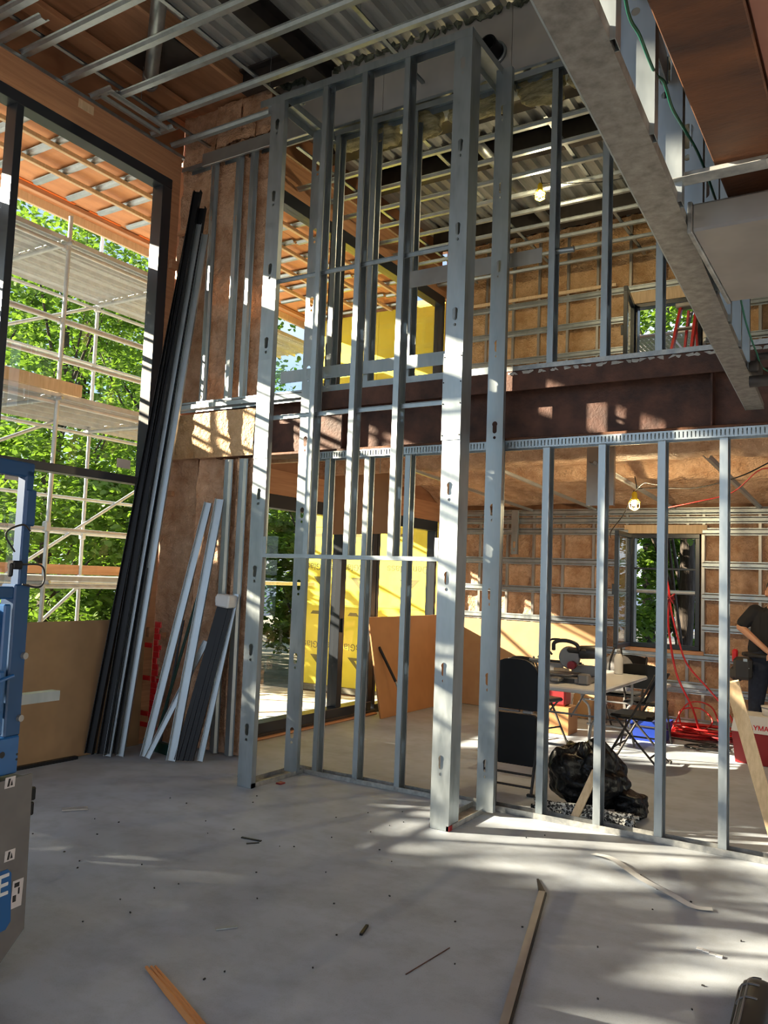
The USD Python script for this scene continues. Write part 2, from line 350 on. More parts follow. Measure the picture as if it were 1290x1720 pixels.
# --- left wall: tall black window under a timber header
XL = -6.03
wl = Thing('wall_left', 'left wall with a deep timber header above the tall window', 'wall', (XL, 3, 0), kind=ST)
wl.add('timber_header', cb(-6.20, XL, -2.0, 5.60, 5.50, 5.78, 0.004), 'lumber', label='orange brown laminated timber header')
wl.add('edge_track', bx(-6.05, XL + 0.012, -2.0, 5.72, 5.772, 5.80), 'galvanized', label='bright steel track along the header')
wl.add('end_post', cb(-6.20, XL, 5.49, 5.60, 0.0, 5.5, 0.004), 'lumber')
wl.add('parapet', bx(-6.24, -6.12, -2.0, 5.7, 5.8, 6.6), 'plywood')
wl.add('header_patch', cb(XL, XL + 0.012, 4.36, 4.52, 5.66, 5.74, 0.003), 'lumber_pale', label='pale wood scrap stuck on the header')
for z in (1.0, 2.2, 3.4, 4.6):
    wl.add('clip', cb(XL, XL + 0.05, 5.50, 5.585, z, z + 0.09, 0.004), 'lumber')
w1 = Thing('window_1', 'tall black framed window of the front room', 'window', (XL, 3.9, 0.05), kind=ST)
wx0, wx1 = -6.17, XL + 0.004
def wbar(name, y0, y1, z0, z1, mat='frame_black'):
    w1.add(name, cb(wx0, wx1, y0, y1, z0, z1, 0.004), mat)
wbar('head', -2.0, 5.49, 5.40, 5.50)
wbar('sill', -2.0, 5.49, 0.03, 0.13)
wbar('jamb', 5.37, 5.49, 0.13, 5.40)
muls = [3.79, 1.72, -0.35]
for y in muls: wbar('mullion', y, y + 0.068, 0.13, 5.40)
for y0, y1 in ((3.858, 5.37), (1.788, 3.79), (-0.282, 1.72), (-2.0, -0.35)):
    wbar('transom', y0, y1, 2.435, 2.505)
    w1.add('pane', bx(-6.145, -6.140, y0 + .001, y1 - .001, 2.506, 5.399), 'glass')
    w1.add('pane', bx(-6.145, -6.140, y0 + .001, y1 - .001, 0.131, 2.434), 'glass')
for y, z in ((5.12, 2.58), (4.0, 2.33)):
    w1.add('pane_label', bx(-6.139, -6.1375, y, y + 0.16, z, z + 0.085), 'sticker', label='grey paper label on the glass')

# --- foam wall between the window corner and the stud bay
YW = 5.60
wc = Thing('wall_centre', 'short wall of orange spray foam beside the tall window', 'wall', (-5.2, YW, 0), kind=ST)
wc.add('backing', bx(-6.2, -4.90, YW + 0.14, YW + 0.20, 0, 6.2), 'plywood')
hx = [-6.02, -5.58, -5.26, -5.08, -4.86]
for k in range(len(hx) - 1):
    for a, b in ((0.02, 2.72), (3.20, 6.2)):
        if hx[k] < -5.9 and a > 3: pass
        wc.add('foam_panel', foam_x(hx[k], hx[k + 1], a, b, YW + 0.015, 0.03, 0.075, seed=20 + k, res=0.02), 'foam', True)
wc.add('foam_band', foam_x(-6.02, -4.86, 2.70, 3.13, YW - 0.035, 0.022, 0.0, seed=31, res=0.025), 'foam_gold', True, label='smooth foam covered girt')
wc.add('foam_band_underside', foam_z(-6.02, -4.86, YW - 0.035, YW + 0.10, 2.705, 0.012, 4, 0.03), 'foam', True)
for x in hx[1:-1]:
    wc.add('hat_channel', bar((x, YW + 0.02, 3.22), (x, YW + 0.02, 5.62), HAT, (0, -1, 0)), 'galvanized')
for x in (-5.20, -5.02):
    wc.add('hat_channel', bar((x, YW + 0.02, 0.02), (x, YW + 0.02, 2.68), HAT, (0, -1, 0)), 'galvanized')
wc.add('mid_channel', bar((-6.0, YW - 0.02, 3.20), (-4.30, YW - 0.02, 3.20), HAT, (0, -1, 0)), 'galvanized', label='bright horizontal channel at mid height')
wc.add('top_track', bar((-6.02, YW + 0.04, 5.66), (-4.33, YW + 0.04, 5.66), cprof(0.09, 0.04), (0, 0, -1)), 'galvanized')
wc.add('top_angle', cb(-5.72, -4.35, YW - 0.03, YW + 0.0, 5.60, 5.73, 0.004), 'galvanized_sheet', label='dull grey steel angle above the foam')
wc.add('foam_overspray', foam_x(-5.6, -4.88, 5.78, 6.2, YW + 0.02, 0.05, 0, seed=44), 'foam', True)
for z in (1.0, 2.35, 3.62, 4.3, 4.95):
    wc.add('wood_cleat', cb(-6.0, -5.86, YW - 0.04, YW, z, z + 0.05, 0.004), 'lumber')

wrt = Thing('wall_right', 'right hand wall of the front room, outside the picture', 'wall', (4.2, 3, 0), kind=ST)
wrt.add('wallboard', bx(4.15, 4.3, -3.0, 10.4, 0.0, 6.5), 'gypsum')
wre = Thing('wall_rear', 'rear wall above the open end of the front room, behind the camera', 'wall', (0, -3.1, 3), kind=ST)
wre.add('wallboard', bx(-6.2, 4.3, -3.2, -3.0, 5.4, 6.5), 'gypsum')
cm = Thing('ceiling_mezzanine', 'underside of the mezzanine floor to the right of the overhead beam', 'ceiling', (2, 1, 3.1), kind=ST)
cm.add('floor_deck', bx(-0.34, 4.15, -3.0, 5.5, 3.33, 3.45), 'plywood')
# --- back wall: foam bays behind horizontal furring, two windows
YB = 10.20
LW = (-2.73, -1.92, 0.93, 2.30)
UW = (-2.73, -1.92, 4.15, 5.20)
wb = Thing('wall_back', 'far wall of orange foam bays crossed by steel furring', 'wall', (-2.5, YB, 0), kind=ST)
holes = [sbox(LW[0], LW[2], LW[1], LW[3]), sbox(UW[0], UW[2], UW[1], UW[3])]
wb.add('sheathing_board', sheet(sbox(-5.5, -0.2, 2.6, 6.5).difference(unary_union(holes)), 0.10, (0, YB + 0.24, 0), (1, 0, 0), (0, 0, 1)), 'plywood')
vx = [-5.4, -5.17, -4.77, -4.37, -4.0, -3.6, -3.2, -2.78, -2.37, -2.06, -1.88, -1.66, -1.27, -0.87, -0.45, 0.0, 0.45]
def cut(z0, z1, x0, x1, wins):
    segs = [(z0, z1)]
    for w in wins:
        if x1 > w[0] + 0.02 and x0 < w[1] - 0.02:
            n = []
            for a, b in segs:
                if w[2] > a: n.append((a, min(b, w[2])))
                if w[3] < b: n.append((max(a, w[3]), b))
            segs = [s for s in n if s[1] - s[0] > 0.03]
    return segs
for k in range(len(vx) - 1):
    for s0, s1 in ((0.0, 2.62), (3.22, 5.50), (5.50, 6.4)):
        for a, b in cut(s0, s1, vx[k], vx[k + 1], (LW, UW)):
            wb.add('foam_panel', foam_x(vx[k], vx[k + 1], a, b, YB + 0.01, 0.03, 0.07, seed=60 + k + int(s0 * 7), res=0.032), 'foam' if s0 < 3 else 'foam_gold', True)
for k, x in enumerate(vx[1:]):
    for s0, s1 in ((0.0, 2.60), (3.22, 6.3)):
        for a, b in cut(s0, s1, x - 0.018, x + 0.018, (LW, UW)):
            wb.add('wall_stud', cb(x - 0.018, x + 0.018, YB - 0.012, YB + 0.06, a, b, 0.003), 'galvanized_sheet')
def xcut(x0, x1, z, wins):
    segs = [(x0, x1)]
    for w in wins:
        if w[2] - 0.06 < z < w[3] + 0.05:
            segs = [s for a, b in segs for s in ((a, min(b, w[0] - 0.03)), (max(a, w[1] + 0.03), b)) if s[1] - s[0] > 0.05]
    return segs
for z in (0.10, 0.47, 0.86, 1.20, 1.57, 1.94, 2.33, 2.47, 2.575, 3.4, 3.86, 4.25, 4.64, 5.03, 5.41):
    for a, b in xcut(-5.38, 0.6, z, (LW, UW)):
        wb.add('furring_channel', bar((a, YB - 0.014, z), (b, YB - 0.014, z), hat(0.022, 0.03, 0.014), (0, -1, 0)), 'galvanized')
wb.add('timber_strip', cb(-5.38, -2.95, YB - 0.05, YB - 0.012, 5.475, 5.515, 0.003), 'lumber_pale', label='thin timber strip under the upper foam')
for w, (zt, zb) in ((LW, (2.30, 2.41)), (UW, (5.20, 5.36))):
    wb.add('window_header', cb(w[0] - 0.08, w[1] + 0.08, YB - 0.03, YB + 0.05, zt + 0.005, zb, 0.004), 'lumber_pale')
    wb.add('window_sill_rail', cb(w[0] - 0.05, w[1] + 0.05, YB - 0.03, YB + 0.05, w[2] - 0.07, w[2] - 0.005, 0.004), 'lumber')
    for x in (w[0] - 0.035, w[1] + 0.035):
        wb.add('window_stud', cb(x - 0.02, x + 0.02, YB - 0.02, YB + 0.05, w[2], w[3], 0.003), 'galvanized_sheet')
wb.add('loose_channel', bar((-3.3, YB - 0.05, 0.53), (-1.83, YB - 0.05, 0.52), hat(0.024, 0.034, 0.015), (0, -1, 0)), 'galvanized')

def casement(name, label, w, sash_deg, sash_w, bars):
    t = Thing(name, label, 'window', (w[0], YB, w[2]), kind=ST)
    x0, x1, z0, z1 = w; f = 0.05
    y0, y1 = YB - 0.03, YB + 0.09
    t.add('frame_head', cb(x0, x1, y0, y1, z1 - f, z1, 0.003), 'frame_black')
    t.add('frame_sill', cb(x0, x1, y0, y1, z0, z0 + f, 0.003), 'frame_black')
    t.add('frame_jamb', cb(x0, x0 + f, y0, y1, z0 + f, z1 - f, 0.003), 'frame_black')
    t.add('frame_jamb', cb(x1 - f, x1, y0, y1, z0 + f, z1 - f, 0.003), 'frame_black')
    for z in bars: t.add('glazing_bar', cb(x0 + f, x1 - f, y0 + 0.06, y1 - 0.02, z - 0.012, z + 0.012, 0.002), 'frame_black')
    hp = np.array([x0 + 0.02, y0, 0])
    def sw(m): return rot_about(m, hp, (0, 0, 1), -sash_deg)
    a0, a1, b0, b1 = hp[0], hp[0] + sash_w, y0 - 0.05, y0 - 0.002
    s = 0.055
    sp = t.add('sash', [sw(cb(a0, a1, b0, b1, z1 - s, z1, 0.003)), sw(cb(a0, a1, b0, b1, z0, z0 + s, 0.003)), sw(cb(a0, a0 + s, b0, b1, z0 + s, z1 - s, 0.003)), sw(cb(a1 - s, a1, b0, b1, z0 + s, z1 - s, 0.003))], 'frame_black', label='black casement sash swung open into the room')
    t.add('sash_pane', sw(bx(a0 + s, a1 - s, b0 + 0.02, b0 + 0.026, z0 + s, z1 - s)), 'glass', under=sp)
    t.add('sash_handle', sw(cb(a1 - 0.045, a1 - 0.02, b0 - 0.03, b0, (z0 + z1) / 2 - 0.06, (z0 + z1) / 2 + 0.06, 0.004)), 'frame_black', under=sp)
    return t
casement('window_2', 'black window with open casement in the lower back room', LW, 88, 0.66, (1.88, 1.52)[:1])
casement('window_3', 'black window with open casement on the upper floor', UW, 82, 0.70, ())

# --- side wall of the back rooms: glazing on both floors
XD = -5.40
wr = Thing('wall_side', 'glazed side wall of the back rooms beyond the stud bay', 'wall', (XD, 8, 0), kind=ST)
wr.add('lower_header', cb(XD - 0.16, XD, 5.83, YB + 0.1, 2.46, 2.72, 0.004), 'lumber')
wr.add('upper_header', cb(XD - 0.16, XD, 5.83, YB + 0.1, 5.68, 6.06, 0.004), 'lumber', label='orange laminated timber header upstairs')
wr.add('header_track', bx(XD - 0.02, XD + 0.012, 5.83, YB, 6.055, 6.075), 'lumber_pale')
wr.add('floor_edge', bx(XD - 0.16, XD - 0.01, 5.83, YB + 0.1, 2.72, 3.24), 'plywood')
wr.add('corner_post', cb(XD - 0.16, XD, 5.80, 6.0, 0, 5.68, 0.004), 'lumber')
wr.add('parapet', bx(XD - 0.2, XD - 0.1, 5.8, YB, 6.06, 6.5), 'plywood')
def glazing(name, label, z0, z1, ys, posts, sill=0.10, head=0.09, kind='window'):
    t = Thing(name, label, kind, (XD, ys[0], z0), kind=ST)
    x0, x1 = XD - 0.13, XD + 0.004
    t.add('frame_head', cb(x0, x1, ys[0], ys[-1], z1 - head, z1, 0.003), 'frame_black')
    t.add('threshold' if kind == 'door' else 'frame_sill', cb(x0, x1 + (0.03 if kind == 'door' else 0), ys[0], ys[-1], z0, z0 + sill, 0.003), 'frame_black')
    for y, w in posts: t.add('stile' if kind == 'door' else 'frame_post', cb(x0, x1, y, y + w, z0 + sill, z1 - head, 0.003), 'frame_black')
    for a, b in zip(ys[:-1], ys[1:]):
        t.add('pane', bx(XD - 0.075, XD - 0.07, a + .002, b - .002, z0 + sill, z1 - head), 'glass')
    return t
d1 = glazing('door_1', 'black framed glass sliding door of the back room', 0.0, 2.46, (6.02, 7.80, 8.50), ((6.02, 0.06), (7.80, 0.10), (8.46, 0.10)), 0.15, 0.14, 'door')
d1.add('handle', cb(XD + 0.004, XD + 0.03, 7.835, 7.855, 1.0, 1.16, 0.004), 'frame_black')
glazing('window_4', 'fixed glazing beside the sliding door', 0.0, 2.46, (8.62, 10.12), ((8.58, 0.05), (10.07, 0.05)), 0.1, 0.14)
glazing('window_5', 'tall glazing on the upper floor of the back room', 3.25, 5.68, (6.02, 7.52, 10.12), ((6.02, 0.06), (7.48, 0.13), (10.06, 0.06)), 0.08, 0.14)
wr.add('dark_packer', cb(XD - 0.02, XD + 0.05, 5.9, 8.6, 0.0, 0.05, 0.004), 'dark_steel')
wr.add('rubble_strip', cb(XD + 0.0, XD + 0.10, 5.9, 8.55, 0.0, 0.022, 0.008), 'lumber')

# --- yellow sheathed wall outside, seen through the glazing
YY = 10.36
wy = Thing('wall_outside', 'sunlit yellow sheathed outer wall beyond the sliding door', 'wall', (-6.6, YY, 0), kind=ST)
wy.add('backing', bx(-7.86, -5.5, YY + 0.013, YY + 0.2, -0.3, 5.8), 'plywood')
for i, x0 in enumerate((-7.86, -6.66)):
    x1 = (-6.664, -5.5)[i]
    for j, (z0, z1) in enumerate(((-0.02, 1.196), (1.2, 2.396), (2.4, 3.596), (3.6, 4.796), (4.8, 5.72))):
        wy.add('sheathing_panel', cb(x0, x1, YY, YY + 0.0125, z0, z1, 0.002), 'sheathing')
wy.add('base_stone', cb(-7.86, -5.5, YY - 0.02, YY + 0.02, -0.12, -0.025, 0.01), 'ground')
def upside_text(s, h, x, z, name='lettering'):
    m = meshkit.text_mesh(s, h, 0.002)
    v = np.array(m.vertices); w = v[:, 0].max()
    m.vertices = np.stack([x - v[:, 0], YY - 0.001 - v[:, 2] * 0.5, z - v[:, 1]], 1)
    wy.add(name, m, 'ink')
for z in (1.83, 0.63, 3.03, 4.23):
    for x in (-5.66, -6.52, -7.22):
        upside_text('DensGlass', 0.10, x, z)
        tri = Polygon([(-0.17, 0.0), (0.17, 0.0), (0.0, -0.17)]).difference(Polygon([(-0.05, -0.04), (0.05, -0.04), (0, -0.1)]))
        wy.add('emblem', sheet(tri, 0.001, (x - 0.30, YY - 0.0005, z - 0.20), (1, 0, 0), (0, 0, 1)), 'ink')
        wy.add('printed_mark', sheet(Polygon([(0, 0), (0.2, 0), (0.16, 0.05), (0.04, 0.05)]), 0.001, (x - 0.5, YY - 0.0005, z + 0.42), (1, 0, 0), (0, 0, 1)), 'ink')

# --- upper floor slab and the foam ceiling under it
cl = Thing('ceiling_lower', 'orange foam ceiling of the lower back room', 'ceiling', (-2.5, 8, 2.6), kind=ST)
cl.add('slab', bx(-5.4, 3.0, 5.86, YB + 0.1, 3.10, 3.24), 'gypsum')
def sag(X, Y):
    s = -0.20 * np.exp(-((Y - 7.35) / 0.22) ** 4) - 0.16 * np.exp(-((Y - 8.95) / 0.16) ** 4)
    return s - 0.30 * np.clip((Y - 9.0) / 1.2, 0, 1) ** 2
cl.add('foam_soffit', foam_z(-5.4, 3.0, 5.95, YB + 0.03, 2.97, 0.045, 7, 0.055, sag), 'foam', True)
for x in (-4.0, -3.15, -2.2, -1.25, -0.3):
    cl.add('hanger_channel', bar((x, 6.9, 2.72), (x - 0.02, 10.15, 2.61), HATS, (0, 0, -1)), 'galvanized_sheet')
cl.add('closer_strip', cb(-5.35, 3.0, 6.05, 6.10, 2.70, 2.78, 0.004), 'lumber_pale', label='pale timber strip under the slab edge')

# --- roof: steel deck, plywood zone along the window wall
ce = Thing('ceiling', 'corrugated steel roof deck with plywood along the window side', 'ceiling', (-3, 4, 6.3), kind=ST)
def deck(x0, x1, y0, y1, z):
    pitch, d, t = 0.152, 0.052, 0.0015
    pts, x = [], x0
    while x < x1 - 0.01:
        pts += [(x, 0), (x + 0.055, 0), (x + 0.072, d), (x + 0.135, d)]; x += pitch
    pts.append((x, 0))
    p = LineString(pts).buffer(t, cap_style=2, join_style=2)
    return bar((0, y0, z), (0, y1, z), p, (0, 0, 1))
def deckx(x0, x1, y0, y1, z):
    m = deck(-x1, -x0, y0, y1, z); m.vertices[:, 0] *= 1; return m
for i in range(10):
    a = -5.14 + i * 0.915
    cl_ = deck(0, 0.912, -2.0, 5.86, 6.33); v = np.array(cl_.vertices)
    # frame_of gives side = up x dir = -x for a bar along +y: mirror it back
    v[:, 0] = -v[:, 0] if v[:, 0].mean() < 0 else v[:, 0]
    v[:, 0] += a; cl_.vertices = v
    ce.add('deck_sheet', cl_, 'deck_steel')
for i in range(10):
    a = -5.3 + i * 0.915
    cl_ = deck(0, 0.912, 5.95, YB + 0.3, 6.42); v = np.array(cl_.vertices)
    v[:, 0] = -v[:, 0] if v[:, 0].mean() < 0 else v[:, 0]
    v[:, 0] += a; cl_.vertices = v
    ce.add('deck_sheet', cl_, 'deck_steel')
ce.add('roof_insulation', bx(-6.25, 4.3, -3.0, YB + 0.3, 6.50, 6.72), 'gypsum')
for y0, y1 in ((-2.0, 0.43), (0.434, 2.86), (2.864, 4.08), (4.084, 5.72)):
    ce.add('plywood_panel', cb(-6.12, -5.15, y0, y1, 6.22, 6.24, 0.003), 'plywood')
ce.add('edge_board', cb(-5.16, -5.12, -2, 5.72, 6.17, 6.33, 0.004), 'lumber')
ce.add('nailer', cb(-5.98, -5.80, -2, 5.5, 6.14, 6.20, 0.004), 'lumber')
ce.add('foam_patch', foam_z(-5.75, -5.2, 3.0, 3.75, 6.21, 0.03, 13, 0.04), 'foam_gold', True)
ce.add('patch_plate', cb(-5.80, -5.20, 4.55, 5.05, 6.195, 6.215, 0.003), 'dark_steel', label='dark square plate on the plywood')

# ================================================================== STEELWORK
XV, YV = np.array([1.0, 0, 0]), np.array([0, 1.0, 0])
# main rusty beam over the partition
b = Thing('steel_beam', 'deep rusty brown steel beam above the slotted track', 'steel beam', (-1.5, 5.7, 2.70))
b.add('web', bx(-5.35, 3.0, 5.72, 5.735, 2.715, 3.18), 'rust_steel')
b.add('bottom_flange', cb(-5.35, 3.0, 5.60, 5.84, 2.692, 2.716, 0.004), 'rust_beam')
b.add('top_flange', cb(-5.35, 3.0, 5.62, 5.84, 3.170, 3.192, 0.004), 'rust_steel')
b.add('edge_plate', cb(-4.2, 3.0, 5.585, 5.598, 3.065, 3.215, 0.003), 'rust_steel', label='flat rusty edge plate along the top')
for x in (-3.95, -1.0):
    b.add('stiffener', bx(x, x + 0.012, 5.62, 5.72, 2.716, 3.17), 'rust_steel')
rngd = random.Random(5)
drip = []
for i in range(46):
    x = -2.4 + i * 0.055 + rngd.uniform(-.02, .02)
    drip.append(hull_of([(x + rngd.uniform(-.03, .03), 5.575 + rngd.uniform(0, .012), 3.212 - rngd.uniform(0, .03)) for _ in range(9)]))
b.add('concrete_drip', drip, 'gypsum', kind='stuff', label='crusty grey concrete drips along the top edge')

# roof beams
def ibeam(name, label, p, q, h, w, mat):
    p, q = np.array(p, float), np.array(q, float)
    t = Thing(name, label, 'steel beam', p)
    prof_w, prof_f = rect(0.012, h), rect(w, 0.016)
    t.add('web', bar(p, q, prof_w), mat)
    o = np.array([0, 0, h / 2])
    t.add('top_flange', bar(p + o, q + o, prof_f), mat); t.add('bottom_flange', bar(p - o, q - o, prof_f), mat)
ibeam('roof_beam', 'black roof beam running away under the steel deck', (-4.36, -1.5, 6.21), (-4.36, 5.80, 6.21), 0.20, 0.16, 'dark_steel')
ibeam('roof_beam', 'short black cross beam near the grey wallboard corner', (-5.12, 5.45, 6.21), (-4.45, 5.45, 6.21), 0.18, 0.13, 'dark_steel')
ibeam('roof_beam', 'dark roof beam nearest the partition in the upper back room', (-5.3, 6.9, 6.27), (2, 6.9, 6.27), 0.24, 0.20, 'dark_steel')
ibeam('roof_beam', 'dark roof beam in the middle of the upper back room', (-5.3, 7.75, 6.27), (2, 7.75, 6.27), 0.24, 0.20, 'dark_steel')
ibeam('roof_beam', 'dark roof beam close to the far foam wall upstairs', (-5.3, 9.55, 6.27), (2, 9.55, 6.27), 0.24, 0.20, 'dark_steel')

# grey wallboard band above the upper stud wall and mineral wool at its foot
gw = Thing('wallboard_band', 'grey gypsum board band between the roof deck and upper studs', 'wallboard', (-2.5, 5.8, 5.70))
for a, c in ((-5.0, -3.78), (-3.776, -2.56), (-2.556, -1.34), (-1.336, -0.12), (-0.116, 1.2)):
    gw.add('panel', cb(a, c, 5.80, 5.82, 5.70, 6.322, 0.002), 'gypsum')
gw.add('bottom_trim', cb(-4.4, 0.8, 5.765, 5.80, 5.695, 5.72, 0.002), 'galvanized')
def blob(x0, x1, y0, y1, z0, z1, seed, amp=0.05, sub=4):
    m = trimesh.creation.icosphere(sub, 1.0)
    v = np.array(m.vertices); v = np.sign(v) * np.abs(v) ** 0.6
    c = np.array([(x0 + x1) / 2, (y0 + y1) / 2, (z0 + z1) / 2]); s = np.array([(x1 - x0) / 2, (y1 - y0) / 2, (z1 - z0) / 2])
    w = c + v * s
    n = meshkit.fbm(w * np.array([9, 9, 22]) + seed, 4, seed) - 0.5
    w += v * (n[:, None] * amp * 2)
    m.vertices = w; return m
for i, (x0, x1, z0, z1, l) in enumerate(((-4.30, -4.0, 5.52, 5.68, 'narrow tuft of mineral wool behind the left bay post'), (-3.98, -3.62, 5.42, 5.69, 'mineral wool tuft behind the leftmost hanging bay stud'), (-3.55, -3.20, 5.40, 5.70, 'mineral wool tuft behind the middle hanging bay stud'), (-3.12, -2.62, 5.44, 5.72, 'mineral wool tuft just left of the right bay post'), (-2.50, -2.12, 5.42, 5.69, 'mineral wool tuft right of the bay under the grey wallboard'), (-2.08, -1.66, 5.46, 5.70, 'mineral wool tuft beside the diagonal galvanized beam'))):
    one('mineral_wool', l, 'insulation', blob(x0, x1, 5.76, 5.90, z0, z1, 3 + i), 'mineral_wool', True, 'mineral wool along the top of the upper studs')
rw = random.Random(11); tufts = []
for i in range(64):
    x = -4.9 + i * 0.064 + rw.uniform(-.02, .02)
    tufts.append(hull_of([(x + rw.uniform(-.045, .045), 5.76 + rw.uniform(-.02, .05), 6.33 - rw.uniform(0, .085)) for _ in range(10)]))
one('wool_tufts', 'ragged dark wool stuffed in the deck flutes above the grey board', 'insulation', tufts, 'wool_dark', kind='stuff')

# ---------------------------------------------------------------- stud bay in front of the back wall
KZ = lambda z0, z1, first=0.33: [z for z in np.arange(first, 9, 0.61) if z0 < z < z1]
bay = Thing('stud_bay', 'tall projecting bay framed in bright galvanized studs', 'metal framing', (-3.4, 4.95, 0))
YF = 4.945; XA, XB = -4.316, -2.485
bay.add('front_post', stud((XA, YF, 0.0), 5.56, XV, YV, 0.14, 0.05, holes=KZ(0.2, 5.4, 0.42)), 'galvanized', label='left front corner post with keyhole knockouts')
bay.add('front_post', stud((XB - 0.14, YF, 0.0), 5.56, XV, YV, 0.14, 0.05, holes=KZ(0.2, 5.4, 0.42)), 'galvanized', label='right front corner post with keyhole knockouts')
bay.add('patch_plate', cb(XB - 0.148, XB + 0.001, YF - 0.004, YF - 0.0005, 2.60, 3.21, 0.001), 'galvanized', label='splice plate screwed on the right post')
bay.add('patch_plate', cb(XA + 0.0, XA + 0.141, YF - 0.004, YF - 0.0005, 2.55, 3.35, 0.001), 'galvanized', label='splice plate screwed on the left post')
scr = []
for xx in (XB - 0.14, XB - 0.008):
    for z in (2.63, 2.85, 3.0, 3.18): scr.append(cb(xx - .004, xx + .004, YF - 0.008, YF - 0.004, z, z + 0.008, 0.001))
bay.add('screw', scr, 'dark_steel', kind='stuff')
# side walls of the bay
for s, x in ((1, XB), (-1, XA)):
    fd = -XV if s > 0 else XV
    bay.add('side_stud', stud((x - (0.005 if s > 0 else -0.005) - (0 if s < 0 else 0.0), YF + 0.055, 0.02), 5.5, YV, fd, 0.10, 0.041, holes=()), 'galvanized')
    bay.add('side_floor_track', bar((x - s * 0.07, YF + 0.0, 0.001), (x - s * 0.07, 5.60, 0.001), cprof(0.14, 0.035), (0, 0, 1)), 'galvanized_spangle')
    bay.add('side_top_track', bar((x - s * 0.07, YF + 0.0, 5.565), (x - s * 0.07, 5.74, 5.565), cprof(0.142, 0.06), (0, 0, -1)), 'galvanized')
bay.add('return_stud', stud((-2.535, 5.47, 0.02), 5.53, XV, YV, 0.13, 0.041, holes=KZ(0.2, 5.4, 0.30)), 'galvanized', label='rear stud of the right return with knockouts')
bay.add('return_stud', stud((-4.30, 5.50, 0.02), 5.53, XV, YV, 0.13, 0.041, holes=KZ(0.2, 5.4, 0.30)), 'galvanized', label='rear stud of the left return with knockouts')
# studs hanging between the posts down to the opening head
for x in (-3.79, -3.42, -3.04):
    bay.add('hanging_stud', stud((x, YF + 0.003, 1.775), 3.77, YV, XV, 0.10, 0.048, holes=KZ(0.3, 3.6, 0.47)), 'galvanized')
bay.add('opening_track', bar((XA + 0.14, YF + 0.05, 1.768), (XB - 0.14, YF + 0.05, 1.768), cprof(0.10, 0.03), (0, 0, 1)), 'galvanized')
for x, d in ((XA + 0.142, 1), (XB - 0.142, -1)):
    bay.add('track_tab', bx(x, x + d * 0.03, YF - 0.001, YF + 0.002, 1.768, 1.93), 'galvanized')
bay.add('top_track', bar((XA - 0.12, YF + 0.05, 5.565), (XB + 0.0, YF + 0.05, 5.565), cprof(0.102, 0.06), (0, 0, -1)), 'galvanized')
for z in (3.995, 2.878):
    bay.add('bridging_channel', bar((XA + 0.10, YF + 0.05, z), (XB - 0.10, YF + 0.05, z), cprof(0.034, 0.013), (0, -1, 0)), 'galvanized')
# rear plane of the bay, lower storey
for x in (-4.09, -3.69, -3.30, -2.90):
    bay.add('rear_stud', stud((x, 5.602, 0.01), 2.64, YV, XV, 0.09, 0.048, holes=KZ(0.2, 2.5, 0.30)), 'galvanized')
bay.add('rear_floor_track', bar((XA, 5.65, 0.001), (XB, 5.65, 0.001), cprof(0.10, 0.035), (0, 0, 1)), 'galvanized_spangle')
def slot_track(x0, x1):
    poly = sbox(x0, 0, x1, 0.062)
    sl = [LineString([(x, 0.014), (x, 0.048)]).buffer(0.004, 2) for x in np.arange(x0 + 0.02, x1 - 0.02, 0.026)]
    return [sheet(poly.difference(unary_union(sl)), 0.0015, (0, 5.588, 2.632), (1, 0, 0), (0, 0, 1)), bx(x0, x1, 5.588, 5.69, 2.688, 2.692), bx(x0, x1, 5.686, 5.69, 2.632, 2.69)]
bay.add('slotted_track', slot_track(XA + 0.1, XB), 'galvanized', label='bright slotted deflection track behind the bay')
# rear plane, upper storey
for x in (-4.17, -3.78, -3.38, -2.97):
    bay.add('upper_stud', stud((x, 5.66, 3.235), 2.35, YV, XV, 0.10, 0.048, holes=KZ(0.2, 2.2, 0.38)), 'galvanized')
bay.add('upper_floor_track', bar((XA, 5.71, 3.217), (XB, 5.71, 3.217), cprof(0.112, 0.07), (0, 0, 1)), 'galvanized')
bay.add('upper_top_track', bar((XA, 5.71, 5.60), (XB, 5.71, 5.60), cprof(0.112, 0.05), (0, 0, -1)), 'galvanized')
for x0, x1 in ((XA + 0.08, -3.80), (-3.74, -3.43), (-3.37, -3.05), (-2.99, XB - 0.10)):
    bay.add('backing_strap', bx(x0 - 0.42, x1 - 0.36, 5.640, 5.643, 3.345, 3.455), 'galvanized')
bay.add('backing_strap', bx(-3.35, -2.55, 5.640, 5.643, 4.02, 4.16), 'galvanized_sheet', label='dull strap between the upper studs')

bay.add('chalk_mark', [cb(XB - 0.02, XB + 0.004, YF + 0.0, YF + 0.05, 0.0, 0.035, 0.002), cb(XA + 0.19, XA + 0.24, 5.18, 5.24, 0.0, 0.012, 0.002)], 'red_dark', label='small red mark at the foot of the posts')
# ---------------------------------------------------------------- partition right of the bay, lower storey
pt = Thing('stud_partition', 'lower row of galvanized partition studs right of the bay', 'metal framing', (-1.0, 5.65, 0))
for i, x in enumerate((-2.53, -2.142, -1.735, -1.330, -0.939, -0.53, -0.13, 0.28)):
    pt.add('stud', stud((x, 5.602, 0.004), 2.645, YV, XV, 0.095, 0.052, holes=KZ(0.2, 2.5, 0.30)), 'galvanized')
pt.add('floor_track', bar((-2.485, 5.65, 0.001), (0.6, 5.65, 0.001), cprof(0.104, 0.04), (0, 0, 1)), 'galvanized_spangle')
pt.add('slotted_track', slot_track(-2.483, 0.6), 'galvanized', label='slotted deflection track under the rusty beam')
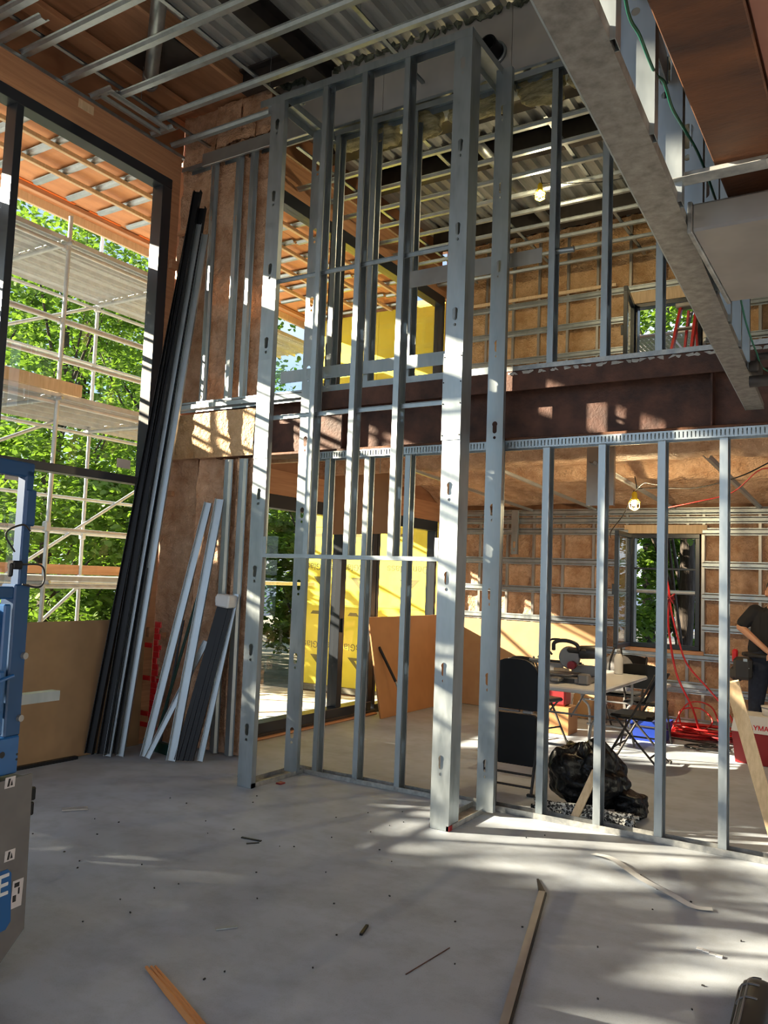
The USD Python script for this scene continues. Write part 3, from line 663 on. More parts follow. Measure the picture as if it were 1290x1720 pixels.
# upper storey
pu = Thing('stud_partition', 'upper row of galvanized studs standing above the rusty beam', 'metal framing', (-1.2, 5.7, 3.2))
for x in (-2.56, -2.155, -1.755, -1.37, -0.95, -0.55):
    pu.add('stud', stud((x, 5.66, 3.235), 2.36, YV, XV, 0.10, 0.048, holes=KZ(0.2, 2.2, 0.38)), 'galvanized')
pu.add('floor_track', bar((-2.483, 5.66, 3.217), (0.2, 5.66, 3.217), cprof(0.15, 0.035), (0, 0, 1)), 'galvanized_spangle')
pu.add('top_track', bar((-2.483, 5.71, 5.60), (0.2, 5.71, 5.60), cprof(0.112, 0.05), (0, 0, -1)), 'galvanized')
pu.add('backing_strap', bx(-2.53, -2.20, 5.643, 5.646, 4.04, 4.155), 'galvanized_sheet', label='dull grey strap between two upper studs')
one('steel_pipe', 'shiny short pipe end beside the dull strap between upper studs', 'pipe', rod((-2.15, 5.72, 4.135), (-1.98, 5.72, 4.13), 0.022), 'galvanized', True)

# ---------------------------------------------------------------- hanging bulkhead on the right
bk = Thing('bulkhead_framing', 'overhead stud bulkhead with a wide worn galvanized track', 'metal framing', (-0.65, 3.5, 2.78))
p0, p1 = np.array([-0.498, 0.6, 2.78]), np.array([-0.715, 5.50, 2.78])
bk.add('bottom_track', bar(p0, p1, unary_union([rect(0.105, 0.003), sbox(-0.0525, 0, -0.05, 0.032), sbox(0.05, 0, 0.0525, 0.032)])), 'galvanized_worn', label='wide mottled grey track seen from below')
bk.add('track_fold', bar(p0 + [-0.054, 0, 0.004], p1 + [-0.054, 0, 0.004], rect(0.004, 0.012)), 'galvanized')
bd = (p1 - p0) / np.linalg.norm(p1 - p0); bn = np.array([bd[1], -bd[0], 0])
for k in range(10):
    q = p0 + bd * (0.2 + 0.405 * k) + bn * 0.01
    yk = q[1]
    bk.add('stud', stud(q + bd * 0.0 - bn * 0.045, 2.9, bn, bd, 0.10, 0.045, holes=KZ(0.2, 2.7, 0.4)), 'galvanized')
    bk.add('stud_edge', bar(q - bn * 0.046, q - bn * 0.046 + [0, 0, 2.9], rect(0.006, 0.046), bd), 'galvanized')
for k in (2, 6):
    q = p0 + bd * (0.2 + 0.405 * k)
    bk.add('cross_strap', bar(q + [0.02, 0, 0.42], q + bd * 0.8 + [0.02, 0, 0.42], rect(0.002, 0.09)), 'galvanized_sheet')
one('green_cable', 'thin green cable strung along the overhead stud bulkhead', 'cable', tube(smooth_path([(-0.40, 1.30, 2.96), (-0.5, 1.76, 2.97), (-0.5, 1.89, 2.96), (-0.5, 2.03, 2.95), (-0.5, 2.13, 2.98), (-0.5, 2.23, 2.96), (-0.5, 2.40, 2.98), (-0.5, 2.60, 3.0), (-0.5, 2.86, 2.98), (-0.52, 3.3, 2.97), (-0.55, 3.8, 2.91), (-0.55, 3.97, 2.85), (-0.55, 4.26, 2.81), (-0.56, 4.67, 2.82), (-0.5, 5.2, 2.9)], 6), 0.0042, 6), 'green', True)
# rusty beam overhead
rb = Thing('steel_beam', 'rust coated steel beam overhead at the right edge', 'steel beam', (-0.33, 3, 2.9))
rb.add('bottom_flange', cb(-0.435, -0.255, -0.5, 5.4, 2.90, 2.916, 0.003), 'rust_beam')
rb.add('web', bx(-0.352, -0.338, -0.5, 5.4, 2.916, 3.30), 'rust_beam')
rb.add('top_flange', cb(-0.435, -0.255, -0.5, 5.4, 3.30, 3.316, 0.003), 'rust_beam')
one('primed_plate', 'pinkish brown primed steel plate beside the overhead rusty beam', 'steel plate', cb(-0.254, 0.25, -0.4, 3.0, 2.925, 2.94, 0.003), 'primer')
# duct and its bracket
du = Thing('duct', 'large dull galvanized sheet metal duct crossing overhead at right', 'duct', (0.2, 2.95, 2.75))
du.add('duct_body', cb(-0.52, 1.2, 2.58, 3.30, 2.75, 2.84, 0.008), 'galvanized_sheet')
du.add('end_flange', cb(-0.53, -0.515, 2.575, 3.305, 2.744, 2.846, 0.003), 'galvanized_spangle')
br = Thing('angle_bracket', 'bent galvanized channel piece jutting out under the rusty beam', 'bracket', (-0.4, 2.42, 2.84))
br.add('leg', cb(-0.56, -0.285, 2.40, 2.46, 2.842, 2.845, 0.001), 'galvanized_spangle')
br.add('leg', cb(-0.54, -0.285, 2.457, 2.460, 2.842, 2.885, 0.001), 'galvanized_spangle')
br.add('lip', hull_of([(-0.285, 2.40, 2.842), (-0.285, 2.46, 2.842), (-0.268, 2.41, 2.856), (-0.268, 2.46, 2.885), (-0.285, 2.46, 2.885)]), 'galvanized_spangle')
one('pipe_clamp', 'dark bolted pipe clamp on the bulkhead studs at the right edge', 'clamp', [cb(-0.60, -0.55, 4.38, 4.52, 2.74, 2.80, 0.01), rod((-0.6, 4.42, 2.70), (-0.5, 4.42, 2.70), 0.03), rod((-0.58, 4.48, 2.84), (-0.5, 4.48, 2.84), 0.02)], 'dark_steel', True)

# ---------------------------------------------------------------- ceiling grids
cg = Thing('ceiling_grid', 'galvanized furring grid hung below the front room deck', 'ceiling framing', (-4, 4, 5.8))
for y, a, c in ((2.6, -6.0, 0.4), (3.01, -6.0, 0.4), (3.42, -5.98, 0.4), (3.81, -6.02, 0.3), (4.215, -6.02, -0.8), (4.60, -5.78, -0.9), (5.03, -5.78, -0.9), (5.44, -6.0, -4.40)):
    cg.add('furring_channel', bar((a, y, 5.825), (c, y, 5.825), HAT, (0, 0, -1)), 'galvanized')
for y, a, c in ((3.59, -6.02, -5.45), (4.48, -6.0, -5.72), (5.18, -6.0, -5.70)):
    cg.add('furring_stub', bar((a, y, 5.81), (c, y, 5.81), HAT, (0, 0, -1)), 'galvanized')
for x, y1 in ((-5.74, 5.75), (-4.57, 5.75), (-3.36, 5.75), (-2.15, 4.9), (-0.95, 4.9)):
    cg.add('carrier_channel', bar((x, -1.5, 5.85), (x, y1, 5.85), cprof(0.014, 0.036), (1, 0, 0)), 'galvanized')
for x in (-5.90, -5.78):
    cg.add('slot_channel', bar((x, 4.48, 5.80), (x, 5.18, 5.80), HATS, (0, 0, -1)), 'galvanized')
for x, y in ((-5.74, 3.2), (-5.74, 4.8), (-4.57, 3.8), (-4.57, 5.2), (-3.36, 4.8), (-2.15, 4.4)):
    cg.add('hanger_wire', rod((x, y, 5.86), (x, y, 6.30), 0.0025, 5), 'galvanized')
cb2 = Thing('ceiling_grid', 'galvanized furring grid in the upper back room', 'ceiling framing', (-2.5, 8, 5.75))
for k in range(9):
    y = 6.67 + 0.4 * k
    cb2.add('furring_channel', bar((-5.38, y, 5.775), (0.8, y, 5.775), HAT, (0, 0, -1)), 'galvanized')
for x in (-4.9, -3.75, -2.6, -1.45):
    cb2.add('carrier_channel', bar((x, 6.0, 5.80), (x, 10.1, 5.80), cprof(0.014, 0.036), (1, 0, 0)), 'galvanized')

# ducts and pipes
pd = Thing('round_duct', 'shiny round duct rising to the plywood roof zone', 'duct', (-5.3, 4.5, 6.0))
a_, b_ = np.array([-4.40, 3.80, 6.05]), np.array([-5.68, 4.84, 6.05])
pd.add('tube', rod(a_, b_, 0.062, 20), 'galvanized', True)
pd.add('collar', rod(b_ + (a_ - b_) * 0.05, b_ + (a_ - b_) * 0.075, 0.068, 20), 'galvanized', True)
pd.add('elbow', tube(smooth_path([b_, b_ + [-0.025, 0.02, 0.004], b_ + [-0.04, 0.035, 0.02], b_ + [-0.045, 0.04, 0.055]], 5), 0.066, 18), 'galvanized', True)
one('round_duct', 'bright round duct running across behind the upper stud tops', 'duct', rod((-4.5, 6.30, 5.90), (0.4, 6.30, 5.90), 0.075, 20), 'galvanized', True)
one('round_duct', 'round duct running away under the upper back deck', 'duct', rod((-3.52, 7.0, 6.06), (-3.52, 9.5, 6.06), 0.055, 18), 'galvanized', True)
vp = Thing('vent_pipe', 'black pipe end poking through the grey wallboard', 'pipe', (-2.62, 5.72, 6.02))
vp.add('pipe', lathe([(0.055, -0.10), (0.072, -0.10), (0.072, 0.08), (0.055, 0.08), (0.055, -0.10)], n=24).apply_transform(trimesh.transformations.rotation_matrix(PI / 2, (1, 0, 0))).apply_translation((-2.70, 5.72, 5.93)), 'black_metal', True)
vp.add('collar', lathe([(0.074, -0.012), (0.10, -0.012), (0.10, 0.012), (0.074, 0.012), (0.074, -0.012)], n=24).apply_transform(trimesh.transformations.rotation_matrix(PI / 2, (1, 0, 0))).apply_translation((-2.70, 5.785, 5.93)), 'galvanized', True)
vq = Thing('vent_pipe', 'dark pipe stub under the foam ceiling behind the bay', 'pipe', (-3.5, 7.6, 2.6))
vq.add('pipe', rod((-4.15, 7.9, 2.74), (-3.85, 7.7, 2.74), 0.055, 18), 'dark_steel', True)
vq.add('collar', rod((-3.87, 7.713, 2.74), (-3.84, 7.693, 2.74), 0.066, 18), 'black_metal', True)

# ================================================================== OUTSIDE
so = Thing('soffit', 'orange plywood roof overhang outside the tall window', 'roof overhang', (-7.2, 5, 5.7))
for i, (y0, y1) in enumerate(((-1.0, 1.21), (1.214, 3.65), (3.654, 6.09), (6.094, 8.53), (8.534, 11.0))):
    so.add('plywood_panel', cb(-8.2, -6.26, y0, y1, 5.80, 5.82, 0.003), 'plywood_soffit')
for k in range(24):
    y = 0.55 + 0.425 * k
    so.add('furring_channel', bar((-7.86, y, 5.775), (-6.27, y - 0.03, 5.775), hat(0.022, 0.036, 0.02), (0, 0, -1)), 'galvanized')
for y0, y1 in ((5.95, 7.8), (7.804, 10.2)):
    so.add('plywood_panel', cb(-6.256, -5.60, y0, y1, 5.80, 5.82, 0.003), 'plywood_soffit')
for k in range(10):
    so.add('furring_channel', bar((-6.26, 6.1 + 0.425 * k, 5.775), (-5.62, 6.1 + 0.425 * k, 5.775), hat(0.022, 0.036, 0.02), (0, 0, -1)), 'galvanized')
so.add('timber_batten', cb(-6.02, -5.975, 5.95, 10.2, 5.70, 5.745, 0.004), 'lumber_pale')
for x in (-6.45, -6.90, -7.36):
    so.add('timber_batten', cb(x - 0.022, x + 0.022, -1, 11.0, 5.70, 5.745, 0.004), 'lumber_pale')
so.add('timber_block', cb(-6.55, -6.30, 5.3, 5.62, 5.70, 5.79, 0.01), 'lumber')
so.add('fascia_board', cb(-8.24, -8.2, -1, 11.0, 5.70, 5.86, 0.004), 'lumber_pale')
for y0, y1 in ((3.2, 4.9), (5.05, 5.8), (6.0, 6.45), (6.75, 7.4)):
    so.add('orange_tape', bx(-8.02, -7.93, y0, y1, 5.79, 5.797), 'orange')
so.add('edge_rail', cb(-8.02, -7.96, -1, 11.0, 5.74, 5.79, 0.004), 'lumber')

sc = Thing('scaffold', 'silver tube scaffold with perforated decks outside the tall window', 'scaffolding', (-8.1, 5, -0.2))
RT = 0.0242
XI, XO = -7.40, -8.80
bays = [0.70, 2.25, 3.79, 5.33, 6.87, 8.41, 9.95]
for x in (XI, XO):
    for y in bays:
        if x == XI and y > 8.0: continue
        top = 5.35 if x == XI else 6.4
        sc.add('standard', rod((x, y, -0.2), (x + (0.02 if x == XI else -0.02), y + 0.02, top), RT, 10), 'scaffold_steel', True)
        sc.add('base_plate', cb(x - 0.08, x + 0.08, y - 0.08, y + 0.08, -0.21, -0.19, 0.004), 'scaffold_steel')
lv = [1.53, 3.44, 5.10]
ye = {XI: 7.4, XO: 10.4}
for x, zs in ((XI, (2.02, 3.84 - 0.04, 4.21)), (XO, (2.06, 2.50, 4.26, 4.72, 5.6, 6.1))):
    for z in zs:
        sc.add('ledger', rod((x, 0.4, z), (x, ye[x], z), RT * (1.15 if z == 4.21 else 0.92), 9), 'scaffold_steel', True)
for z in lv:
    for y in bays[:5]:
        sc.add('transom', rod((XI + 0.1, y, z - 0.06), (XO - 0.1, y, z - 0.06), RT, 8), 'scaffold_steel', True)
    for x in (XI, XO):
        sc.add('ledger', rod((x, 0.4, z - 0.10), (x, ye[x], z - 0.10), RT, 8), 'scaffold_steel', True)
for p, q in (((XO, 5.33, 0.1), (XO, 6.87, 1.4)), ((XO + .05, 5.7, 1.45), (XO + .05, 8.2, 3.05)), ((XO, 4.9, 4.1), (XO, 7.0, 5.1)), ((XO, 5.0, 2.75), (XO, 6.5, 3.5)), ((XO, 6.2, 0.2), (XO, 9.3, 1.7)), ((XI - .05, 3.8, 1.6), (XI - .05, 5.3, 0.4))):
    sc.add('brace', rod(p, q, RT * 0.9, 8), 'scaffold_steel', True)
for z in (2.02, 2.06, 3.4, 4.21, 5.0):
    for x in (XI, XO):
        for y in bays[2:6]:
            if x == XI and y > 8: continue
            sc.add('coupler', cb(x - 0.036, x + 0.036, y - 0.036, y + 0.036, z - 0.035, z + 0.035, 0.014), 'scaffold_steel')
hx_ = []
for j in range(2):
    for i in range(18):
        hx_.append(Point(0.10 + j * 0.085 + (0.02 if i % 2 else 0), 0.07 + i * 0.083).buffer(0.011, 2))
plank_poly = sbox(0, 0, 0.285, 1.53).difference(unary_union(hx_))
for z in lv:
    for bi, y in enumerate(bays[1:6]):
        for k in range(5):
            x = XO + 0.0 + k * 0.288
            if z < 2 and k < 1: continue
            m = [sheet(plank_poly, 0.0025, (x, y + 0.005, z), (1, 0, 0), (0, 1, 0)), bx(x, x + 0.004, y + .005, y + 1.535, z - 0.045, z), bx(x + 0.281, x + 0.285, y + .005, y + 1.535, z - 0.045, z), bx(x + 0.15, x + 0.156, y + .005, y + 1.535, z - 0.022, z)]
            sc.add('deck_plank', m, 'scaffold_steel')
for y0, y1, z in ((3.8, 5.6, 3.44), (2.2, 3.75, 3.44)):
    sc.add('toe_board', cb(XI + 0.04, XI + 0.07, y0, y1, z + 0.0, z + 0.13, 0.004), 'lumber_pale', label='pale timber toe board on the middle deck')
sc.add('toe_board', cb(XO - 0.03, XO, 3.8, 9.9, 1.54, 1.66, 0.004), 'lumber')
sk = Thing('scaffold', 'scaffold deck of perforated planks behind the far windows', 'scaffolding', (-2.3, 11.2, -0.3))
for x in (-4.2, -1.66, -0.7):
    for y in (10.75, 11.75): sk.add('standard', rod((x, y, -0.3), (x, y, 6.2), RT, 8), 'scaffold_steel', True)
for z in (1.6, 4.95):
    for y in (10.75, 11.75): sk.add('ledger', rod((-4.4, y, z), (-0.5, y, z), RT, 8), 'scaffold_steel', True)
pp = sbox(0, 0, 0.3, 1.72).difference(unary_union([Point(0.05 + 0.05 * j, 0.05 + 0.06 * i).buffer(0.0115, 2) for i in range(27) for j in range(5)]))
for k in range(3):
    for x in (-4.18, -2.43):
        sk.add('deck_plank', sheet(pp, 0.003, (x + 1.72, 10.78 + k * 0.31, 4.98), (0, 1, 0), (-1, 0, 0)), 'scaffold_steel')
sk.add('toe_board', cb(-4.2, -0.6, 11.74, 11.77, 4.98, 5.14, 0.004), 'scaffold_steel')

# trees
def make_tree(name, label, at, h, r, seed, n=2600, leaf=0.11, mat='leaf_maple', z0=0.25, trunk_r=0.14, clumps=46, lean=(0, 0)):
    rg = np.random.default_rng(seed)
    t = Thing(name, label, 'tree', (at[0], at[1], at[2]))
    bx_, by_, bz_ = at
    top = np.array([bx_ + lean[0], by_ + lean[1], bz_ + h * 0.86])
    tr = smooth_path([(bx_, by_, bz_ - 0.4), (bx_ + rg.normal(0, .08), by_ + rg.normal(0, .08), bz_ + h * 0.3), ((bx_ + top[0]) / 2 + rg.normal(0, .15), (by_ + top[1]) / 2, bz_ + h * 0.6), top], 5)
    t.add('trunk', tube(tr, np.linspace(trunk_r, trunk_r * 0.2, len(tr)), 9), 'bark', True)
    cs = []
    for i in range(clumps):
        d = rg.normal(size=3); d /= np.linalg.norm(d); k = rg.uniform(0.35, 1.0) ** 0.5
        c = np.array([bx_ + lean[0] * 0.6, by_ + lean[1] * 0.6, bz_ + h * (z0 + (1 - z0) / 2)]) + d * np.array([r, r, h * (1 - z0) / 2]) * k
        cs.append((c, rg.uniform(0.35, 0.8) * r * 0.42))
    brs = []
    for c, s in cs[:14]:
        f = np.clip((c[2] - bz_) / h - 0.18, 0.12, 0.8); st = tr[int(f * (len(tr) - 1))]
        mid = (st + c) / 2 + [0, 0, -0.12]
        brs.append(tube(smooth_path([st, mid, c], 3), np.linspace(trunk_r * 0.32, 0.012, 7), 5))
    for q in brs: t.add('branch', q, 'bark', True)
    per = n // clumps
    base = np.array([[0, 0, 0], [0.5, 0.35, 0.06], [0.62, 0.75, 0.0], [0, 1.0, -0.10], [-0.62, 0.75, 0.0], [-0.5, 0.35, 0.06], [0, 0.55, -0.06]])
    fc = np.array([[0, 1, 6], [1, 2, 6], [2, 3, 6], [3, 4, 6], [4, 5, 6], [5, 0, 6]])
    C = np.repeat(np.array([c for c, _ in cs]), per, 0); S = np.repeat(np.array([q for _, q in cs]), per)[:, None]
    N = len(C)
    Q = C + rg.normal(size=(N, 3)) * S * np.array([0.6, 0.6, 0.34])
    a_, ti, rl, L = rg.uniform(0, 2 * PI, N), rg.normal(-0.35, 0.45, N), rg.normal(0, 0.5, N), leaf * rg.uniform(0.6, 1.3, N)
    Y = np.stack([np.cos(a_) * np.cos(ti), np.sin(a_) * np.cos(ti), np.sin(ti)], 1)
    X0 = np.stack([-np.sin(a_), np.cos(a_), 0 * a_], 1); Z0 = np.cross(X0, Y)
    X = X0 * np.cos(rl)[:, None] + Z0 * np.sin(rl)[:, None]; Z = np.cross(X, Y)
    V = Q[:, None] + L[:, None, None] * (base[None, :, :1] * X[:, None] + base[None, :, 1:2] * Y[:, None] + base[None, :, 2:] * Z[:, None])
    F = (fc[None] + 7 * np.arange(N)[:, None, None]).reshape(-1, 3)
    t.add('foliage', (V.reshape(-1, 3), F), mat, kind='stuff')
    return t
TREES = [   # seen through the tall window and the side glazing
    ('bright green maple straight beyond the tall window', (-14.6, 10.6, -0.8), 10.6, 2.4, 'leaf_maple'),
    ('bright maple behind the scaffold at the right window jamb', (-14.2, 13.2, -0.8), 10.8, 2.4, 'leaf_maple'),
    ('lower bright maple behind the bottom scaffold deck', (-12.7, 9.0, -0.8), 5.0, 1.8, 'leaf_maple'),
    ('low bright maple behind the timber sheet under the window', (-12.2, 11.4, -0.8), 4.6, 1.7, 'leaf_maple'),
    ('tall maple farther back behind the middle deck', (-19.5, 15.0, -1.2), 13.5, 3.0, 'leaf_maple'),
    ('tall maple far back at the left edge of the window', (-20.0, 11.6, -1.2), 13.5, 3.0, 'leaf_maple'),
    ('tree far back at the right end of the scaffold', (-18.6, 18.6, -1.2), 14.0, 3.2, 'leaf_maple'),
    ('dark tree at the very back behind the maples', (-28.0, 20.0, -1.5), 14.0, 4.2, 'leaf_dark'),
    ('dark tree at the very back on the right', (-25.0, 26.0, -1.5), 14.0, 4.5, 'leaf_dark'),
    ('low leafy tree seen past the yellow wall through the door', (-11.2, 16.2, -0.6), 7.4, 1.9, 'leaf_maple'),
    ('slender maple left of the yellow wall', (-9.9, 13.4, -0.5), 5.4, 1.1, 'leaf_maple'),
]
for i, (l, at, h, r, m) in enumerate(TREES):
    make_tree('tree', l, at, h, r, 100 + i, n=10000, leaf=0.105 if r < 2.9 else 0.15, mat=m, z0=0.0, clumps=100)
# on the sunny side of the scaffold, outside the picture: they dapple the light
SUNNY = (((-14.4, 0.9, -0.8), 7.3, 1.5, 'round shrubby maple on the sunny side nearest the building'), ((-14.2, -1.6, -0.8), 5.75, 1.4, 'second round shrubby maple on the sunny side'), ((-15.6, -3.4, -0.8), 5.9, 1.3, 'maple standing between the second and third shrubby ones'), ((-14.6, -4.7, -0.8), 8.2, 2.0, 'third round shrubby maple on the sunny side'), ((-14.2, -8.2, -0.8), 9.0, 2.2, 'last round shrubby maple along the sunny side'),
         ((-17.8, -0.4, -0.9), 6.7, 1.2, 'taller maple behind the first shrubby ones'), ((-18.2, -4.4, -0.9), 8.6, 2.0, 'taller maple in the middle of the sunny side'), ((-18.0, -8.2, -0.9), 10.0, 2.2, 'taller maple at the far end of the sunny side'))
for i, (at, h, r, l) in enumerate(SUNNY):
    make_tree('tree', l, at, h, r, 300 + i, n=8000, leaf=0.20, z0=0.0, clumps=80)
make_tree('tree', 'broad maple behind the yellow wall', (-7.4, 12.6, -0.5), 7.0, 1.4, 260, n=6000, leaf=0.13, mat='leaf_dark', z0=0.05, clumps=90)
# behind the far windows
make_tree('tree', 'dark trunked tree right outside the lower back window', (-2.90, 13.6, -0.4), 9.5, 1.6, 201, n=4500, leaf=0.09, mat='leaf_maple', z0=0.22, trunk_r=0.15)
make_tree('tree', 'leafy tree left of the dark trunk outside the lower back window', (-4.9, 14.6, -0.4), 6.5, 1.6, 202, n=9000, leaf=0.085, mat='leaf_maple', z0=0.0)
make_tree('tree', 'yellow green tree top above the deck outside the upper back window', (-4.3, 17.6, -0.4), 11.6, 2.0, 203, n=7000, leaf=0.11, mat='leaf_maple', z0=0.35)
make_tree('tree', 'small bright maple beside the dark trunk outside the lower back window', (-3.55, 15.6, -0.4), 4.8, 0.9, 205, n=8000, leaf=0.085, mat='leaf_maple', z0=0.0, trunk_r=0.06)
make_tree('tree', 'low bushy tree below the lower back window', (-2.4, 19.5, -0.4), 7.0, 2.8, 204, n=9000, leaf=0.12, mat='leaf_maple', z0=0.0)

# ================================================================== THINGS IN THE FRONT ROOM
# sheet covering the lower part of the tall window
one('hardboard_sheet', 'tan hardboard sheet covering the bottom of the tall window', 'sheet', cb(-6.012, -5.994, 2.95, 5.46, 0.005, 1.172, 0.003), 'hardboard')
one('metal_strip', 'black metal strip lying at the foot of the hardboard sheet', 'metal strip', bar((-5.975, 4.05, 0.0125), (-5.955, 4.74, 0.0125), rect(0.05, 0.025)), 'black_metal')

# lengths leaning in the corner
LTRIM = unary_union([rect(0.075, 0.004), sbox(-0.0375, 0, -0.033, 0.05), sbox(0.033, 0, 0.0375, 0.035)])
def lean(name, label, cat, p, q, prof, mat, up=(0.5, -1, 0), group=None):
    return one(name, label, cat, bar(p, q, prof, up), mat, group=group)
lean('metal_trim', 'leftmost tall black metal trim leaning in the window corner', 'metal trim', (-5.93, 4.86, 0.03), (-5.67, 5.50, 5.30), LTRIM, 'black_metal')
lean('metal_trim', 'second tall black metal trim from the left in the corner', 'metal trim', (-5.83, 4.91, 0.03), (-5.64, 5.46, 5.26), LTRIM, 'black_metal')
lean('metal_trim', 'tall black metal trim next to the first silver stud', 'metal trim', (-5.775, 4.99, 0.03), (-5.60, 5.50, 5.12), LTRIM, 'black_metal')
lean('metal_trim', 'shorter black trim behind the tall black trims', 'metal trim', (-5.86, 5.10, 0.03), (-5.66, 5.53, 4.70), rect(0.05, 0.02), 'black_metal')
CH = cprof(0.064, 0.032, 0.0022)
lean('steel_channel', 'tall curved silver steel channel leaning beside the black trims', 'steel channel', (-5.80, 4.95, 0.01), (-5.60, 5.47, 4.95), CH, 'galvanized')
lean('steel_channel', 'tall silver steel channel just right of the first one', 'steel channel', (-5.72, 5.02, 0.01), (-5.54, 5.50, 4.85), CH, 'galvanized')
lean('steel_channel', 'left silver channel of the middle leaning pair', 'steel channel', (-5.555, 5.14, 0.01), (-5.33, 5.52, 2.27), cprof(0.07, 0.032, 0.0022), 'galvanized')
lean('steel_channel', 'right silver channel of the middle leaning pair', 'steel channel', (-5.27, 5.18, 0.01), (-5.19, 5.52, 2.30), cprof(0.08, 0.032, 0.0022), 'galvanized')
lean('steel_channel', 'short silver channel leaning across the middle pair', 'steel channel', (-5.50, 5.12, 0.01), (-5.20, 5.45, 1.02), cprof(0.05, 0.025, 0.002), 'galvanized')
lean('steel_channel', 'pale silver strip right of the bundled black trims', 'steel channel', (-5.08, 5.33, 0.01), (-4.97, 5.56, 1.45), cprof(0.05, 0.02, 0.002), 'galvanized')
for i, (x0, x1, zt, l) in enumerate(((-5.235, -5.085, 1.36, 'left'), (-5.195, -5.05, 1.40, 'second'), (-5.155, -5.015, 1.41, 'third'), (-5.12, -4.98, 1.40, 'right'))):
    lean('short_trim', ('left of the four short black trims wrapped in white paper', 'second from left of the short black trims wrapped in white', 'third from left of the short black trims wrapped in white', 'right of the four short black trims wrapped in white paper')[i], 'metal trim', (x0, 5.20 + 0.02 * i, 0.02), (x1, 5.48 + 0.015 * i, zt), rect(0.036, 0.03), 'black_metal', group='bundled short black trims')
one('paper_wrap', 'white paper wrapped round the tops of the short black trims', 'paper', [rot_about(cb(-5.115, -4.955, 5.44, 5.56, 1.33, 1.44, 0.012), (-5.03, 5.5, 1.38), (0, 1, 0), 6), cb(-5.13, -5.07, 5.45, 5.50, 1.36, 1.43, 0.01)], 'paper_white')
lean('green_rod', 'thin green rod leaning behind the middle silver channels', 'rod', (-5.60, 5.27, 0.03), (-5.38, 5.56, 1.60), rect(0.022, 0.022), 'green_dark')
lean('black_rod', 'thin black rod leaning against the foam beside red plastic', 'rod', (-5.66, 5.40, 0.01), (-5.615, 5.57, 1.18), rect(0.016, 0.016), 'black_metal')
one('green_bar', 'dark green bar lying on the floor against the foam wall', 'bar', bar((-5.86, 5.42, 0.05), (-5.38, 5.32, 0.05), rect(0.05, 0.09)), 'green_dark')
one('brass_fitting', 'small pale fitting at the foot of the green rod', 'fitting', rot_about(cb(-5.64, -5.57, 5.26, 5.29, 0.10, 0.125, 0.005), (-5.6, 5.27, 0.11), (0, 0, 1), 15), 'lumber_pale')
rp = Thing('spacer_strip', 'red plastic spacer strip with side tabs standing in the corner', 'plastic strip', (-5.76, 5.38, 0.09))
rv = []
for z in np.arange(0.12, 1.12, 0.055):
    w = 0.042 if int(z * 20) % 3 else 0.03
    rv.append(cb(-5.80 + 0.02 * z, -5.80 + 0.02 * z + w * 1.9, 5.37, 5.383, z, z + 0.053, 0.004))
rp.add('spine', rv, 'red')
for z in (0.30, 0.62, 0.92, 0.20):
    rp.add('tab', cb(-5.90, -5.80, 5.372, 5.381, z, z + 0.045, 0.004), 'red')
    rp.add('tab', cb(-5.72, -5.68, 5.372, 5.381, z - 0.01, z + 0.03, 0.004), 'red')

# ---------------------------------------------------------------- scissor lift
lift = Thing('scissor_lift', 'blue and grey scissor lift at the left edge', 'scissor lift', (-3.1, 1.9, 0))
P0, U, W = np.array([-3.0, 2.2, 0.0]), np.array([-0.155, 0.988, 0.0]), np.array([-0.988, -0.155, 0.0])
def lp(u, z, w=0.0): return P0 + U * u + W * w + np.array([0, 0, z])
def lbox(u0, u1, z0, z1, w0, w1, c=0.006):
    m = cb(u0, u1, w0, w1, z0, z1, c); v = np.array(m.vertices)
    m.vertices = P0 + v[:, :1] * U + v[:, 1:2] * W + np.array([0, 0, 1.0]) * v[:, 2:]; return m
def lpoly(pts, t, w):
    m = sheet(Polygon(pts), t, P0 + W * w, U, (0, 0, 1)); return m   # U x z points out of the face
lift.add('chassis', [lpoly([(-1.75, 0.12), (-1.60, 0.09), (-1.42, 0.30), (-1.18, 0.30), (-0.98, 0.10), (-0.34, 0.10), (-0.20, 0.02), (-0.012, 0.175), (-0.024, 0.79), (-1.75, 0.79)], 0.012, 0.012), lbox(-1.74, -0.03, 0.2, 0.78, 0.02, 0.78)], 'lift_grey')
def wheel(u, w, z, r, t):
    m = lathe([(0.0, -t / 2), (r * 0.55, -t / 2), (r * 0.6, -t / 2 + 0.01), (r * 0.93, -t / 2), (r, -t / 2 + 0.015), (r, t / 2 - 0.015), (r * 0.93, t / 2), (0.0, t / 2)], n=28)
    v = np.array(m.vertices); c = lp(u, z, w)
    m.vertices = c + v[:, :1] * U + v[:, 1:2] * np.array([0, 0, 1.0]) + v[:, 2:] * W; return m
for u, w in ((-0.30, 0.10), (-1.30, 0.06), (-0.30, 0.72), (-1.30, 0.74)):
    lift.add('wheel', wheel(u, w, 0.17, 0.17, 0.11), 'rubber', True)
lift.add('rear_bumper', [lbox(0.0, 0.05, 0.60, 0.655, 0.05, 0.13), lbox(0.0, 0.055, 0.66, 0.715, 0.05, 0.14)], 'black_metal')
lift.add('platform_skirt', lbox(-1.75, -0.075, 0.80, 0.95, 0.03, 0.76), 'blue_paint')
lift.add('corner_post', [lbox(-0.155, -0.075, 0.95, 1.56, 0.03, 0.11), lbox(-0.130, -0.085, 1.50, 2.03, 0.04, 0.09)], 'blue_dark')
lift.add('post_sleeve', lbox(-0.125, -0.07, 1.80, 1.95, 0.035, 0.095), 'blue_dark')
lift.add('top_rail', lbox(-1.75, -0.085, 2.00, 2.06, 0.04, 0.09), 'blue_dark')
lift.add('middle_rail', lbox(-1.75, -0.13, 1.50, 1.55, 0.04, 0.09), 'blue_dark')
